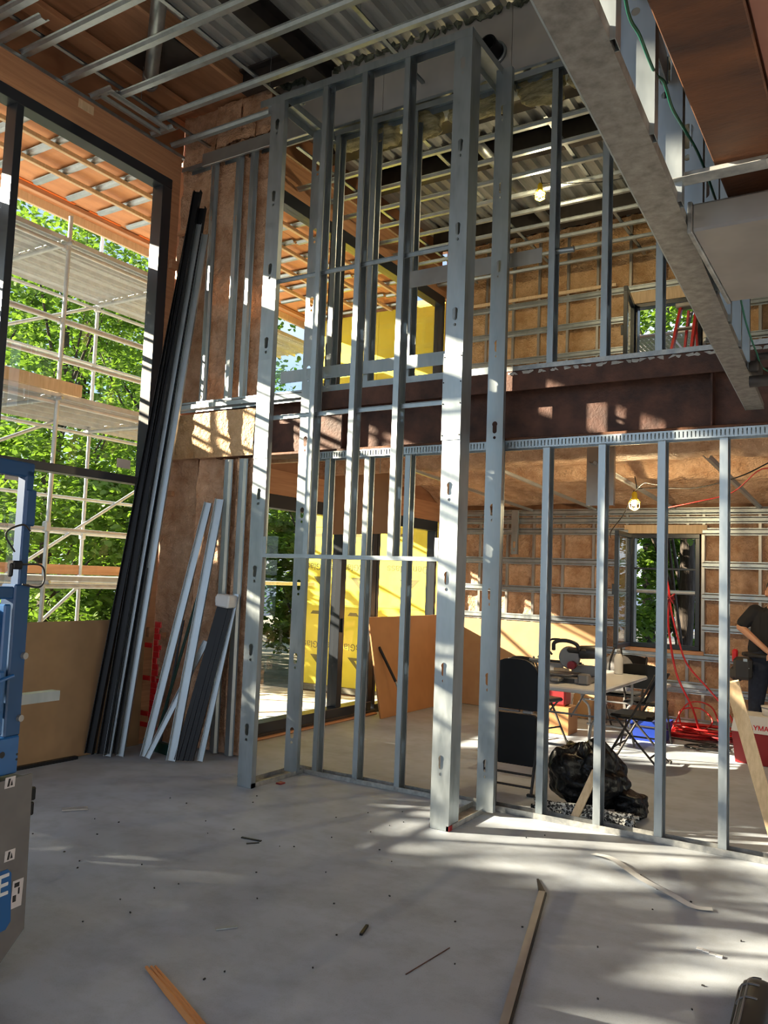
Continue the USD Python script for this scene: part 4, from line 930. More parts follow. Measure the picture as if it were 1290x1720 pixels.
lift.add('side_panel', [lbox(-1.75, -0.165, 0.96, 1.46, 0.06, 0.075), lbox(-0.30, -0.27, 0.96, 1.48, 0.03, 0.06), lbox(-0.20, -0.165, 0.96, 1.48, 0.03, 0.075)], 'blue_paint')
lift.add('gate_handle', [lbox(-0.23, -0.20, 1.06, 1.22, 0.0, 0.03), rod(lp(-0.24, 1.18, 0.0), lp(-0.17, 1.20, -0.01), 0.008)], 'blue_paint')
for z in (1.02, 1.27):
    lift.add('bolt', rod(lp(-0.09, z, 0.03), lp(-0.09, z, 0.015), 0.014, 10), 'galvanized_sheet')
lift.add('skirt_hole', [rod(lp(-0.16, 0.885, 0.032), lp(-0.16, 0.885, 0.0285), 0.013, 12), rod(lp(-0.085, 0.855, 0.032), lp(-0.085, 0.855, 0.0285), 0.005, 8), rod(lp(-0.085, 0.875, 0.032), lp(-0.085, 0.875, 0.0285), 0.005, 8)], 'black_matt')
dc = lift.add('name_decal', lpoly([(-0.85, 0.44), (-0.12, 0.44), (-0.10, 0.42), (-0.087, 0.23), (-0.11, 0.205), (-0.85, 0.205)], 0.0015, -0.0005), 'blue_paint', label='blue panel with white letters')
tm = meshkit.text_mesh('GENIE', 0.078, 0.001, True); v = np.array(tm.vertices); wd_ = v[:, 0].max()
tm.vertices = lp(-0.112 - wd_ * 1.0, 0.345, -0.003) + v[:, :1] * U + v[:, 1:2] * np.array([0, 0, 1.0]) - v[:, 2:] * W
lift.add('lettering', tm, 'white_paint', under=dc)
lift.add('warning_label', lpoly([(-0.092, 0.275), (-0.038, 0.275), (-0.034, 0.382), (-0.088, 0.382)], 0.001, -0.0005), 'sticker')
lift.add('label_print', [lpoly([(-0.08, 0.355), (-0.055, 0.355), (-0.055, 0.372), (-0.08, 0.372)], 0.0006, -0.0016), lpoly([(-0.085, 0.30), (-0.068, 0.30), (-0.068, 0.325), (-0.085, 0.325)], 0.0006, -0.0016), lpoly([(-0.06, 0.325), (-0.052, 0.325), (-0.052, 0.35), (-0.06, 0.35)], 0.0006, -0.0016)], 'black_matt')
for u, z in ((-0.165, 0.758), (-0.14, 0.470)):
    lift.add('warning_label', lpoly([(u, z), (u + 0.05, z), (u + 0.052, z + 0.042), (u + 0.002, z + 0.042)], 0.001, -0.0005), 'sticker')
    lift.add('label_print', [lpoly([(u + 0.012, z + 0.006), (u + 0.022, z + 0.006), (u + 0.028, z + 0.036), (u + 0.018, z + 0.036)], 0.0006, -0.0016), lpoly([(u + 0.028, z + 0.008), (u + 0.040, z + 0.008), (u + 0.034, z + 0.03)], 0.0006, -0.0016)], 'black_matt')
lift.add('cable', tube(smooth_path([lp(-0.10, 1.78, 0.03), lp(-0.17, 1.80, 0.0), lp(-0.25, 1.76, 0.0), lp(-0.20, 1.69, 0.0)], 5), 0.004, 6), 'cable_black', True)
lift.add('cable', tube(smooth_path([lp(-0.15, 1.64, 0.02), lp(-0.06, 1.64, 0.0), lp(-0.035, 1.59, 0.0), lp(-0.06, 1.55, 0.0), lp(-0.13, 1.56, 0.02)], 5), 0.004, 6), 'cable_black', True)
lift.add('gate_latch', [lbox(-0.19, -0.14, 1.62, 1.655, 0.01, 0.05), lbox(-0.205, -0.185, 1.59, 1.645, 0.01, 0.03)], 'black_metal')
one('steel_channel', 'silver channel end sticking out from the scissor lift platform', 'steel channel', bar(lp(-0.9, 1.115, 0.13), lp(0.175, 1.095, 0.10), unary_union([rect(0.05, 0.004), sbox(-0.025, 0, -0.021, 0.04), sbox(0.021, 0, 0.025, 0.04)]), (0, 0, -1)), 'galvanized')

# ---------------------------------------------------------------- litter on the slab
def flat(name, label, cat, pts, w, h, mat): return one(name, label, cat, bar((*pts[0], h / 2 + 0.001), (*pts[1], h / 2 + 0.001), rect(w, h)), mat)
one('metal_offcut', 'small grey metal offcut on the slab near the lift', 'metal offcut', bar((-4.76, 3.70, 0.003), (-4.66, 3.83, 0.003), cprof(0.05, 0.012, 0.002)), 'galvanized_sheet')
flat('black_offcut', 'thin black offcut on the slab before the left post', 'offcut', ((-3.45, 4.02), (-3.31, 4.04)), 0.016, 0.006, 'black_metal')
flat('black_offcut', 'shorter thin black offcut beside the longer one', 'offcut', ((-3.35, 3.95), (-3.30, 4.01)), 0.012, 0.005, 'black_metal')
flat('black_offcut', 'stubby black peg lying alone on the middle slab', 'offcut', ((-2.09, 3.30), (-2.12, 3.40)), 0.014, 0.010, 'black_metal')
one('scratch_stick', 'hair thin brown stick lying on the slab', 'stick', rod((-1.735, 3.10, 0.003), (-1.70, 3.43, 0.003), 0.0025, 5), 'rust_steel')
flat('grey_scrap', 'bit of shiny crumpled wire on the left slab', 'scrap', ((-2.66, 2.95), (-2.60, 3.03)), 0.02, 0.006, 'galvanized')
ws = Thing('wooden_stick', 'broken orange wooden stick pointing in from the bottom edge', 'wooden stick', (-2.35, 2.4, 0))
for k, (dx, r_) in enumerate(((0.0, 0.013), (0.015, 0.011), (0.027, 0.009))):
    ws.add('strand', tube([(-2.62 + dx * 0.5 + 0.005 * k, 2.50 + dx, 0.012), (-2.40 + dx * 0.5, 2.405 + dx, 0.014), (-1.95 + dx * 0.5, 2.21 + dx, 0.012)], [r_ * 0.5, r_, r_], 7), 'wood_fresh')
fs = Thing('flat_bar', 'long thin flat steel bar lying toward the bottom edge', 'steel bar', (-1.45, 3.7, 0))
fs.add('bar', bar((-1.60, 4.31, 0.008), (-1.18, 2.75, 0.008), rect(0.034, 0.012)), 'galvanized_sheet')
fs.add('pointed_tip', hull_of([(-1.617, 4.306, 0.002), (-1.583, 4.314, 0.002), (-1.617, 4.306, 0.014), (-1.583, 4.314, 0.014), (-1.70, 4.49, 0.004), (-1.69, 4.495, 0.006)]), 'dark_steel')
fs.add('dark_edge', bar((-1.578, 4.31, 0.006), (-1.158, 2.755, 0.006), rect(0.010, 0.011)), 'black_metal')
sp_pts = smooth_path([(-1.57, 5.10, 0.010), (-1.43, 5.02, 0.03), (-1.22, 4.84, 0.016), (-1.02, 4.68, 0.022), (-0.89, 4.61, 0.008), (-0.80, 4.63, 0.010)], 6)
def ribbon(P, w):
    t = np.gradient(P, axis=0); n = np.stack([-t[:, 1], t[:, 0], 0 * t[:, 0]], 1); n /= np.linalg.norm(n, axis=1, keepdims=True)
    v = np.vstack([P + n * w, P - n * w, P + n * w - [0, 0, .0015], P - n * w - [0, 0, .0015]]); m = len(P); F = []
    for i in range(m - 1):
        F += [(i, i + 1, m + i + 1), (i, m + i + 1, m + i), (2 * m + i, 3 * m + i + 1, 2 * m + i + 1), (2 * m + i, 3 * m + i, 3 * m + i + 1)]
    return (v, np.array(F))
one('plastic_strap', 'crinkled white plastic strap on the slab at right', 'strap', ribbon(sp_pts, 0.024), 'plastic_strap', True)
one('clear_scrap', 'small clump of clear plastic scraps right of the strap', 'scrap', [cb(-0.78 + 0.03 * i, -0.75 + 0.03 * i, 4.10 - 0.01 * i, 4.125 - 0.01 * i, 0.001, 0.006 + 0.002 * (i % 2), 0.002) for i in range(4)], 'plastic_strap')
rs = random.Random(7); specks = []
for i in range(60):
    x, y = rs.uniform(-4.6, -0.5), rs.uniform(2.5, 5.3); a = rs.uniform(0, PI); L = rs.uniform(0.003, 0.012)
    specks.append(bar((x, y, 0.003), (x + L * math.cos(a), y + L * math.sin(a), 0.003), rect(0.006, 0.005)))
one('floor_specks', 'scattered tiny dark specks of debris across the slab', 'debris', specks, 'black_matt', kind='stuff')
# boot at the lower right corner
bt = Thing('boot', 'black rubber boot toe at the lower right corner', 'boot', (-0.46, 3.6, 0))
def bootshell(u, v):
    y = 3.885 - 0.80 * u; L = np.sin(np.clip(u * 4.2, 0.0, 1) * PI / 2) ** 0.62
    a = v * 2 * PI; w = 0.066 * L; hgt = (0.042 + 0.028 * u) * L
    X = -0.478 + 0.05 * u + w * np.sign(np.cos(a)) * np.abs(np.cos(a)) ** 0.8; Z = hgt * (1 + np.sin(a))
    return np.stack([X, y + 0 * X, np.maximum(Z, 0.002)], -1)
_bv, _bf = grid_surface(48, 29, bootshell)
bt.add('upper', (_bv, _bf[:, ::-1]), 'boot_black', 50)
def bootline(v0, u0, u1, v1=None):
    u = np.linspace(u0, u1, 14); return bootshell(u, np.linspace(v0, v0 if v1 is None else v1, 14))
bt.add('sole', tube(bootline(0.5, 0.02, 0.9), 0.010, 7), 'rubber', True)
bt.add('seam', tube(bootline(0.33, 0.03, 0.9), 0.0045, 6), 'boot_grey', True)
bt.add('seam', tube(bootline(0.40, 0.05, 0.9), 0.0035, 6), 'boot_grey', True)
for u in (0.10, 0.26, 0.44):
    bt.add('strap', tube(bootline(0.47, u, u + 0.02, 0.24), 0.006, 6), 'boot_grey', True)

# ================================================================== BACK ROOM
one('hardboard_sheet', 'tan hardboard sheet leaning under the side window', 'sheet', hull_of([(-5.10, 8.28, 0.004), (-5.08, 8.28, 0.004), (-5.30, 8.24, 1.17), (-5.28, 8.24, 1.17), (-5.10, 10.08, 0.004), (-5.08, 10.08, 0.004), (-5.30, 10.08, 1.17), (-5.28, 10.08, 1.17)]), 'hardboard_orange')
one('hardboard_sheet', 'tan hardboard sheet along the far wall behind the saw table', 'sheet', cb(-5.05, -3.03, 10.10, 10.118, 0.004, 1.15, 0.003), 'fibreboard')
hb = Thing('hanging_board', 'brown board hanging from the ceiling behind the bay studs', 'board', (-4.3, 6.5, 2.05))
hb.add('board', rot_about(cb(-4.62, -3.99, 6.49, 6.505, 2.05, 2.62, 0.003), (-4.3, 6.5, 2.3), (0, 1, 0), -1.0), 'hardboard_orange')
hb.add('corner_notch', hull_of([(-4.70, 6.488, 2.60), (-4.55, 6.488, 2.60), (-4.62, 6.488, 2.20), (-4.70, 6.50, 2.60), (-4.55, 6.50, 2.60), (-4.62, 6.50, 2.20)]), 'hardboard_orange')
for x in (-4.5, -4.1): hb.add('hanger_wire', rod((x, 6.497, 2.6), (x, 6.497, 2.97), 0.003, 5), 'galvanized')
cw = Thing('pry_bar', 'black handled tool leaning on the hardboard under the side window', 'tool', (-5.0, 8.4, 0))
cw.add('handle', rod((-5.22, 8.40, 0.82), (-5.03, 8.50, 0.42), 0.017, 10), 'black_matt', True)
cw.add('shaft', rod((-5.03, 8.50, 0.42), (-4.90, 8.57, 0.01), 0.011, 8), 'galvanized', True)
one('hanging_stud', 'dull steel stud piece hanging from the lower back ceiling', 'metal framing', stud((-2.27, 7.0, 2.34), 0.52, XV, YV, 0.24, 0.05), 'galvanized_sheet')
one('stud_offcut', 'short steel stud offcut fixed upright on the far wall', 'metal framing', stud((-4.27, 10.074, 2.02), 0.58, XV, YV, 0.09, 0.041, holes=(0.11,)), 'galvanized')

# folding chairs
def fold_chair(label, at, rz, group=None):
    t = Thing('folding_chair', label, 'chair', at)
    c, s = math.cos(rz), math.sin(rz)
    def T(m):
        v, f = arr(m); w = np.stack([at[0] + c * v[:, 0] - s * v[:, 1], at[1] + s * v[:, 0] + c * v[:, 1], at[2] + v[:, 2]], 1); return (w, f)
    for y in (-0.21, 0.21):
        t.add('front_leg', T(tube(smooth_path([(0.24, y, 0.0), (0.02, y, 0.40), (-0.20, y, 0.80), (-0.215, y * 0.93, 0.85)], 4), 0.011, 8)), 'dark_steel', True)
        t.add('rear_leg', T(rod((-0.27, y * 0.92, 0.0), (0.14, y * 0.92, 0.435), 0.010, 8)), 'dark_steel', True)
        for x in (0.24, -0.27): t.add('foot_cap', T(rod((x, y * (1 if x > 0 else .92), 0.0), (x - 0.008, y * (1 if x > 0 else .92), 0.03), 0.014, 8)), 'rubber')
    t.add('cross_bar', T(rod((0.155, -0.21, 0.16), (0.155, 0.21, 0.16), 0.009, 7)), 'dark_steel', True)
    t.add('cross_bar', T(rod((-0.175, -0.19, 0.10), (-0.175, 0.19, 0.10), 0.009, 7)), 'dark_steel', True)
    seat = cb(-0.20, 0.20, -0.195, 0.195, 0.425, 0.465, 0.018)
    t.add('seat', T(seat), 'vinyl_black')
    def bk_(u, v):
        y = -0.20 + 0.40 * u; e = (2 * u - 1) ** 2
        z = 0.60 + 0.26 * v * (1 - 0.10 * e); x = -0.115 - 0.5 * (z - 0.60) - 0.035 * (1 - e)
        return np.stack([x, y, z], -1)
    a, fa = grid_surface(11, 6, bk_); n = len(a); b2 = a + [-0.018, 0, -0.006]
    edge = []
    idx = np.arange(n).reshape(11, 6)
    loop = list(idx[:, 0]) + list(idx[-1, 1:]) + list(idx[::-1, -1][1:]) + list(idx[0, ::-1][1:-1])
    for i in range(len(loop)):
        p, q = loop[i], loop[(i + 1) % len(loop)]; edge.append((p, q, q + n, p + n))
    t.add('backrest', T((np.vstack([a, b2]), np.vstack([fa[:, ::-1], fa + n, np.array(edge)]))), 'vinyl_black')
    return t
fold_chair('black folding chair turned sideways at the right of the saw table', (-2.06, 7.95, 0), PI)
fold_chair('black folding chair with its back to us behind the sideways chair', (-2.22, 8.95, 0), PI / 2)
fold_chair('black folding chair mostly hidden behind the saw table legs', (-3.18, 8.3, 0), -0.3)
fold_chair('folding chair at the far table end holding a grey backpack', (-2.60, 9.45, 0), -PI / 2)
# folded chair leaning on the table end
fc_ = Thing('folding_chair', 'folded black chair standing upright left of the trash bag', 'chair', (-2.60, 6.25, 0))
def rounded(w, h, r): return sbox(-w / 2 + r, r, w / 2 - r, h - r).buffer(r, 6)
fc_.add('backrest', sheet(unary_union([rounded(0.42, 0.40, 0.16), sbox(-0.21, 0, 0.21, 0.12)]), 0.035, (-2.60, 6.31, 0.63), (1, 0, 0), (0, 0, 1)), 'vinyl_black')
fc_.add('seat', sheet(rounded(0.40, 0.40, 0.03), 0.04, (-2.60, 6.29, 0.20), (1, 0, 0), (0, 0, 1)), 'vinyl_black')
for x in (-2.815, -2.385):
    fc_.add('leg', tube([(x, 6.14, 0.0), (x, 6.27, 0.5), (x, 6.32, 0.9)], 0.012, 8), 'dark_steel', True)
    fc_.add('leg', tube([(x + 0.02, 6.36, 0.0), (x + 0.02, 6.31, 0.55)], 0.011, 8), 'dark_steel', True)
for z in (0.06, 0.15): fc_.add('cross_bar', rod((-2.815, 6.15 + z * 0.2, z), (-2.385, 6.15 + z * 0.2, z), 0.009, 7), 'dark_steel', True)
fc_.add('frame_joint', [cb(-2.52, -2.44, 6.26, 6.30, 0.605, 0.63, 0.005), cb(-2.78, -2.55, 6.27, 6.30, 0.61, 0.625, 0.004)], 'grey_tube')
fc_.add('hinge_strap', cb(-2.42, -2.36, 6.13, 6.16, 0.0, 0.02, 0.005), 'rubber')

# folding table with the mitre saw
tb = Thing('folding_table', 'white topped folding table carrying the mitre saw', 'table', (-2.52, 8.0, 0))
tb.add('table_top', cb(-2.88, -2.15, 7.08, 8.92, 0.70, 0.742, 0.012), 'table_white')
for y, d in ((7.45, 1), (8.55, -1)):
    for x in (-2.78, -2.26):
        tb.add('leg', tube(smooth_path([(x, y, 0.70), (x, y, 0.48), (x + (0.06 if x < -2.5 else -0.06), y - 0.06 * d, 0.36), (x + (0.02 if x < -2.5 else -0.02), y - 0.20 * d, 0.0)], 5), 0.013, 8), 'grey_tube', True)
    tb.add('cross_bar', rod((-2.76, y - 0.12 * d, 0.19), (-2.28, y - 0.12 * d, 0.19), 0.012, 8), 'grey_tube', True)
    tb.add('brace', rod((-2.52, y, 0.44), (-2.52, 8.0, 0.69), 0.009, 7), 'grey_tube', True)
    tb.add('cross_bar', rod((-2.77, y, 0.46), (-2.27, y, 0.46), 0.009, 7), 'grey_tube', True)
ms = Thing('mitre_saw', 'grey mitre saw with dark motor on the white table', 'saw', (-2.62, 7.55, 0.742))
ms.add('base', [cb(-2.88, -2.36, 7.40, 7.72, 0.742, 0.80, 0.012), cb(-2.44, -2.34, 7.36, 7.46, 0.742, 0.84, 0.014)], 'saw_grey')
ms.add('turntable', lathe([(0, 0), (0.15, 0), (0.15, 0.03), (0, 0.03)], (-2.62, 7.52, 0.80), 28), 'saw_grey', True)
ms.add('fence', [cb(-2.90, -2.66, 7.60, 7.625, 0.80, 0.90, 0.006), cb(-2.58, -2.34, 7.60, 7.625, 0.80, 0.90, 0.006)], 'saw_grey')
ms.add('slot_plate', cb(-2.70, -2.48, 7.395, 7.402, 0.752, 0.785, 0.002), 'saw_dark')
ms.add('mitre_arm', cb(-2.66, -2.58, 7.26, 7.45, 0.76, 0.80, 0.01), 'saw_grey')
ms.add('slide_rail', rod((-3.02, 7.66, 0.905), (-2.50, 7.66, 0.905), 0.014, 10), 'saw_dark', True)
ms.add('slide_rail', rod((-3.02, 7.72, 0.885), (-2.50, 7.72, 0.885), 0.014, 10), 'saw_dark', True)
ms.add('blade_guard', lathe([(0, -0.02), (0.095, -0.02), (0.105, 0), (0.095, 0.02), (0, 0.02)], n=26).apply_transform(trimesh.transformations.rotation_matrix(PI / 2, (1, 0, 0))).apply_translation((-2.58, 7.55, 0.965)), 'saw_grey', 35)
ms.add('red_cover', lathe([(0, -0.026), (0.038, -0.026), (0.038, 0.026), (0, 0.026)], n=20).apply_transform(trimesh.transformations.rotation_matrix(PI / 2, (1, 0, 0))).apply_translation((-2.54, 7.50, 0.90)), 'red_dark')
ms.add('motor', [rod((-2.48, 7.56, 1.02), (-2.34, 7.58, 1.03), 0.062, 18), cb(-2.60, -2.40, 7.50, 7.60, 1.01, 1.06, 0.02)], 'saw_dark', True)
ms.add('handle', tube(smooth_path([(-2.72, 7.50, 1.03), (-2.70, 7.47, 1.10), (-2.60, 7.46, 1.125), (-2.50, 7.48, 1.10), (-2.47, 7.50, 1.04)], 5), 0.018, 9), 'saw_dark', True)
ms.add('handle', tube(smooth_path([(-2.74, 7.52, 0.98), (-2.79, 7.50, 1.05), (-2.75, 7.50, 1.12), (-2.66, 7.50, 1.13)], 5), 0.010, 8), 'saw_dark', True)
ms.add('clamp', [cb(-2.86, -2.82, 7.50, 7.54, 0.80, 0.96, 0.006), rod((-2.84, 7.52, 0.90), (-2.84, 7.44, 0.92), 0.012), cb(-2.88, -2.80, 7.49, 7.55, 0.93, 0.97, 0.015)], 'galvanized_sheet')
one('wood_block', 'small pale wood offcut lying on the mitre saw bed', 'wood offcut', rot_about(cb(-2.72, -2.58, 7.50, 7.56, 0.832, 0.86, 0.004), (-2.65, 7.53, 0.84), (0, 0, 1), 25), 'lumber_pale')
for i, (p, q, l) in enumerate((((-3.05, 7.62, 0.76), (-2.92, 7.58, 0.80), 'steel bar clamp head left of the mitre saw'), ((-2.86, 7.84, 0.755), (-2.70, 7.90, 0.765), 'loose spanner lying behind the mitre saw'))):
    one('hand_tool', l, 'tool', [rod((p[0] + .2 * (i == 0), p[1], p[2]), (q[0] + .1 * (i == 0), q[1], q[2]), 0.013), cb(p[0] + .19 * (i == 0), p[0] + .19 * (i == 0) + 0.04, p[1] - .02, p[1] + .02, 0.743, 0.775, 0.006)], 'galvanized_sheet')
can = Thing('drink_can', 'red drink can on the white table edge', 'can', (-2.25, 7.55, 0.742))
can.add('body', lathe([(0, 0), (0.026, 0), (0.032, 0.008), (0.032, 0.108), (0.027, 0.118), (0, 0.118)], (-2.245, 7.40, 0.742), 20), 'red', True)
can.add('lid', lathe([(0, 0.118), (0.026, 0.1185), (0.027, 0.122), (0, 0.120)], (-2.245, 7.40, 0.742), 20), 'galvanized')
wv = [LineString([(-0.02 + 0.004 * k, 0.03 + 0.007 * k), (-0.016 + 0.004 * k, 0.036 + 0.007 * k)]).buffer(0.004) for k in range(9)]
can.add('white_script', sheet(unary_union(wv), 0.001, (-2.245, 7.3665, 0.755), (1, 0, 0), (0, 0, 1)), 'white_paint')
bo = Thing('spray_bottle', 'pale grey bottle standing before the grey backpack', 'bottle', (-2.40, 8.6, 0.742))
bo.add('body', lathe([(0, 0), (0.04, 0), (0.045, 0.01), (0.045, 0.16), (0.03, 0.20), (0.016, 0.215), (0, 0.215)], (-2.42, 8.62, 0.742), 18), 'bucket_white', True)
bo.add('cap', lathe([(0, 0.215), (0.022, 0.215), (0.022, 0.245), (0, 0.245)], (-2.42, 8.62, 0.742), 16), 'saw_grey', True)
bpk = Thing('backpack', 'grey backpack hung on the far folding chair', 'bag', (-2.6, 9.25, 0.55))
def pack(u, v):
    a = u * 2 * PI; z = 0.50 + 0.48 * v; w = 0.19 * np.sin(np.clip(v * 1.05 + 0.12, 0, 1) * PI) ** 0.4; d = 0.085 * np.sin(np.clip(v + 0.1, 0, 1) * PI) ** 0.5
    k = 1 + 0.10 * np.sin(a * 7 + v * 4) * 0.6
    return np.stack([-2.60 + w * np.cos(a) * k, 9.24 + d * np.sin(a) * k, z], -1)
bpk.add('pack_body', grid_surface(49, 14, pack), 'grey_cloth', True)
bpk.add('strap', tube(smooth_path([(-2.66, 9.15, 0.62), (-2.66, 9.12, 0.80), (-2.63, 9.2, 0.97)], 5), 0.012, 6), 'saw_dark')
bpk.add('strap', tube(smooth_path([(-2.52, 9.15, 0.62), (-2.52, 9.12, 0.80), (-2.56, 9.2, 0.97)], 5), 0.012, 6), 'saw_dark')
tb2 = Thing('folding_table', 'second white folding table at the far wall below the window', 'table', (-2.0, 9.7, 0))
tb2.add('table_top', cb(-3.0, -2.2, 9.62, 10.05, 0.50, 0.535, 0.01), 'table_white')
for x in (-2.95, -2.25):
    for y in (9.66, 10.0): tb2.add('leg', rod((x, y, 0.0), (x, y, 0.50), 0.013, 8), 'grey_tube', True)
bu = Thing('bucket', 'white plastic bucket on the floor behind the saw table', 'bucket', (-3.5, 9.85, 0))
bu.add('body', lathe([(0, 0), (0.135, 0), (0.155, 0.36), (0.165, 0.36), (0.165, 0.33), (0.158, 0.33)], (-3.45, 9.80, 0), 28), 'bucket_white', True)
bu.add('lid', lathe([(0, 0.362), (0.17, 0.362), (0.172, 0.385), (0.165, 0.39), (0, 0.388)], (-3.45, 9.80, 0), 28), 'bucket_white', True)
bu.add('handle', tube(smooth_path([(-3.29, 9.80, 0.30), (-3.30, 9.68, 0.20), (-3.45, 9.63, 0.16), (-3.60, 9.68, 0.20), (-3.61, 9.80, 0.30)], 5), 0.004, 6), 'galvanized', True)
one('red_toolbox', 'small red box on the floor behind the folded chair', 'box', cb(-3.30, -3.08, 8.9, 9.1, 0.30, 0.60, 0.02), 'red_dark')
one('cardboard_box', 'brown carton under the red box behind the table', 'box', cb(-3.36, -3.02, 8.85, 9.15, 0.0, 0.298, 0.006), 'hardboard_orange')
one('blue_tub', 'blue plastic tub under the sideways folding chair', 'tub', hull_of([(-2.42, 9.15, 0.001), (-2.08, 9.15, 0.001), (-2.42, 9.40, 0.001), (-2.08, 9.40, 0.001), (-2.46, 9.10, 0.22), (-2.04, 9.10, 0.22), (-2.46, 9.44, 0.22), (-2.04, 9.44, 0.22)]), 'blue_plastic')

# trash bag with its rope
tg = Thing('trash_bag', 'lumpy black trash bag just behind the partition track', 'trash bag', (-1.95, 6.08, 0))
m = trimesh.creation.icosphere(5, 1.0); v = np.array(m.vertices)
w = v * np.array([0.29, 0.24, 0.26]); w[:, 2] = np.where(w[:, 2] < 0, w[:, 2] * 0.85, w[:, 2] * (1.0 + 0.0)); w[:, 2] += 0.22
ang = np.arctan2(v[:, 1], v[:, 0]); rid = np.abs(np.sin(ang * 5.5 + 3 * meshkit.fbm(v * 3, 3, 5))) ** 0.5
n = meshkit.fbm(v * 2.0 + 4, 2, 8) - 0.5; n2 = 0.5 - np.abs(meshkit.fbm(v * 5 + 2, 3, 3) - 0.5) * 2
w += v * (0.17 * n + 0.012 * (n2 - 0.4) + 0.045 * (rid - 0.5) * np.clip(v[:, 2] + 0.3, 0, 1))[:, None]
w[:, 0] += -0.10 * np.clip(w[:, 2] - 0.2, 0, 1) + 0.10 * np.clip(0.3 - w[:, 2], 0, 0.3)
w[:, 2] = np.maximum(w[:, 2], 0.004); w += np.array([-1.93, 6.10, 0.0]); m.vertices = w
tg.add('bag', m, 'bag_black', True)
m2 = blob(-1.72, -1.50, 5.98, 6.20, 0.0, 0.18, 7, 0.05, 3); m2.vertices[:, 2] = np.maximum(m2.vertices[:, 2], 0.003)
tg.add('bag_fold', m2, 'bag_black', True)
rr = random.Random(3)
for k in range(5):
    pts = [(-2.24 + 0.145 * j + rr.uniform(-.02, .02), 5.80 + 0.035 * math.sin(j * 2.1 + k) + 0.028 * k * 0.6, 0.022 + 0.022 * (k % 3) + rr.uniform(0, .015)) for j in range(6)]
    one('striped_rope', ('lowest strand of black and white rope at the bag foot', 'second strand of black and white rope at the bag foot', 'third strand of black and white rope at the bag foot', 'fourth strand of black and white rope at the bag foot', 'topmost strand of black and white rope at the bag foot')[k], 'rope', tube(smooth_path(pts, 5), 0.016, 7), 'rope_mix', True, 'black and white rope at the foot of the trash bag')
one('wood_stick', 'weathered stick leaning on the trash bag', 'wooden stick', plank((-1.905, 5.74, 0.02), (-1.80, 5.88, 0.33), 0.055, 0.02, (0, -1, 0.3)), 'lumber_pale')
lean('timber_lath', 'pale timber lath leaning on the rightmost partition stud', 'timber', (-0.66, 6.10, 0.02), (-0.885, 5.75, 1.06), rect(0.085, 0.032), 'lumber_pale', (0, -1, 0.3))

# cooler, hoses and cords
co = Thing('cooler', 'red cooler with white lid at the right edge', 'cooler', (-1.0, 8.85, 0))
co.add('body', hull_of([(-1.30, 8.68, 0.005), (-0.74, 8.62, 0.005), (-0.72, 8.95, 0.005), (-1.28, 9.0, 0.005), (-1.33, 8.65, 0.30), (-0.72, 8.59, 0.30), (-0.69, 8.97, 0.30), (-1.30, 9.03, 0.30)]), 'red_dark')
co.add('lid', hull_of([(-1.335, 8.645, 0.302), (-0.715, 8.585, 0.302), (-0.685, 8.975, 0.302), (-1.305, 9.035, 0.302), (-1.31, 8.67, 0.46), (-0.74, 8.61, 0.46), (-0.71, 8.95, 0.46), (-1.28, 9.01, 0.46)]), 'bucket_white')
co.add('handle_recess', hull_of([(-1.22, 8.655, 0.41), (-1.06, 8.638, 0.41), (-1.22, 8.662, 0.435), (-1.06, 8.645, 0.435), (-1.14, 8.70, 0.42)]), 'black_matt')
tx = meshkit.text_mesh('PLAYMATE', 0.042, 0.002, True); v = np.array(tx.vertices); dxy = np.array([0.995, -0.097, 0])
tx.vertices = np.array([-1.25, 8.642, 0.335]) + v[:, :1] * dxy * 1.05 + v[:, 1:2] * np.array([0, 0.09, 0.996]) + v[:, 2:] * np.array([-0.097, -0.99, 0])
co.add('lettering', tx, 'red')
cp = Thing('plastic_container', 'small round white container on the cooler lid', 'container', (-0.98, 8.85, 0.46))
cp.add('tub', lathe([(0, 0), (0.075, 0), (0.085, 0.075), (0, 0.075)], (-1.0, 8.80, 0.461), 22), 'bucket_white', True)
cp.add('lid', lathe([(0, 0.0755), (0.09, 0.0755), (0.09, 0.09), (0, 0.092)], (-1.0, 8.80, 0.461), 22), 'bucket_white', True)
rh = random.Random(21)
def loops(cx, cy, r, turns, z, seed, wob=0.06):
    q = random.Random(seed); P = []
    for i in range(turns * 10):
        a = i / 10 * 2 * PI; rad = r * (1 + q.uniform(-wob, wob) + 0.12 * math.sin(a * 0.37 + seed))
        P.append((cx + rad * math.cos(a) * 1.15 + q.uniform(-.02, .02), cy + rad * 0.62 * math.sin(a), z + 0.010 * (i / 10) + q.uniform(0, .012)))
    return smooth_path(P, 3)
for i, (cx, cy, r, tn, z, mt, l) in enumerate(((-1.98, 9.72, 0.30, 4, 0.02, 'red', 'wide loops of red air hose heaped by the far wall'), (-1.75, 9.78, 0.26, 5, 0.03, 'red', 'tight loops of red air hose on the heap middle'), (-1.55, 9.72, 0.24, 5, 0.02, 'red_dark', 'dark red cable coil at the right of the hose heap'), (-1.66, 9.72, 0.33, 3, 0.10, 'red', 'bright red hose loops lying on top of the heap'))):
    one('air_hose', l, 'hose', tube(loops(cx, cy, r, tn, z, 5 + i), 0.011, 6), mt, True)
for i, (pts, l) in enumerate(((([(-2.05, 9.9, 0.05), (-2.08, 9.95, 0.25), (-1.86, 9.95, 0.30), (-1.72, 9.9, 0.18), (-1.84, 9.85, 0.05)]), 'red hose loop standing up left of the heap'), (([(-2.15, 9.8, 0.03), (-2.0, 9.95, 0.34), (-1.75, 9.98, 0.33), (-1.62, 9.9, 0.05)]), 'taller red hose arch against the lit foam'))):
    one('air_hose', l, 'hose', tube(smooth_path(pts, 7), 0.009, 6), 'red', True)
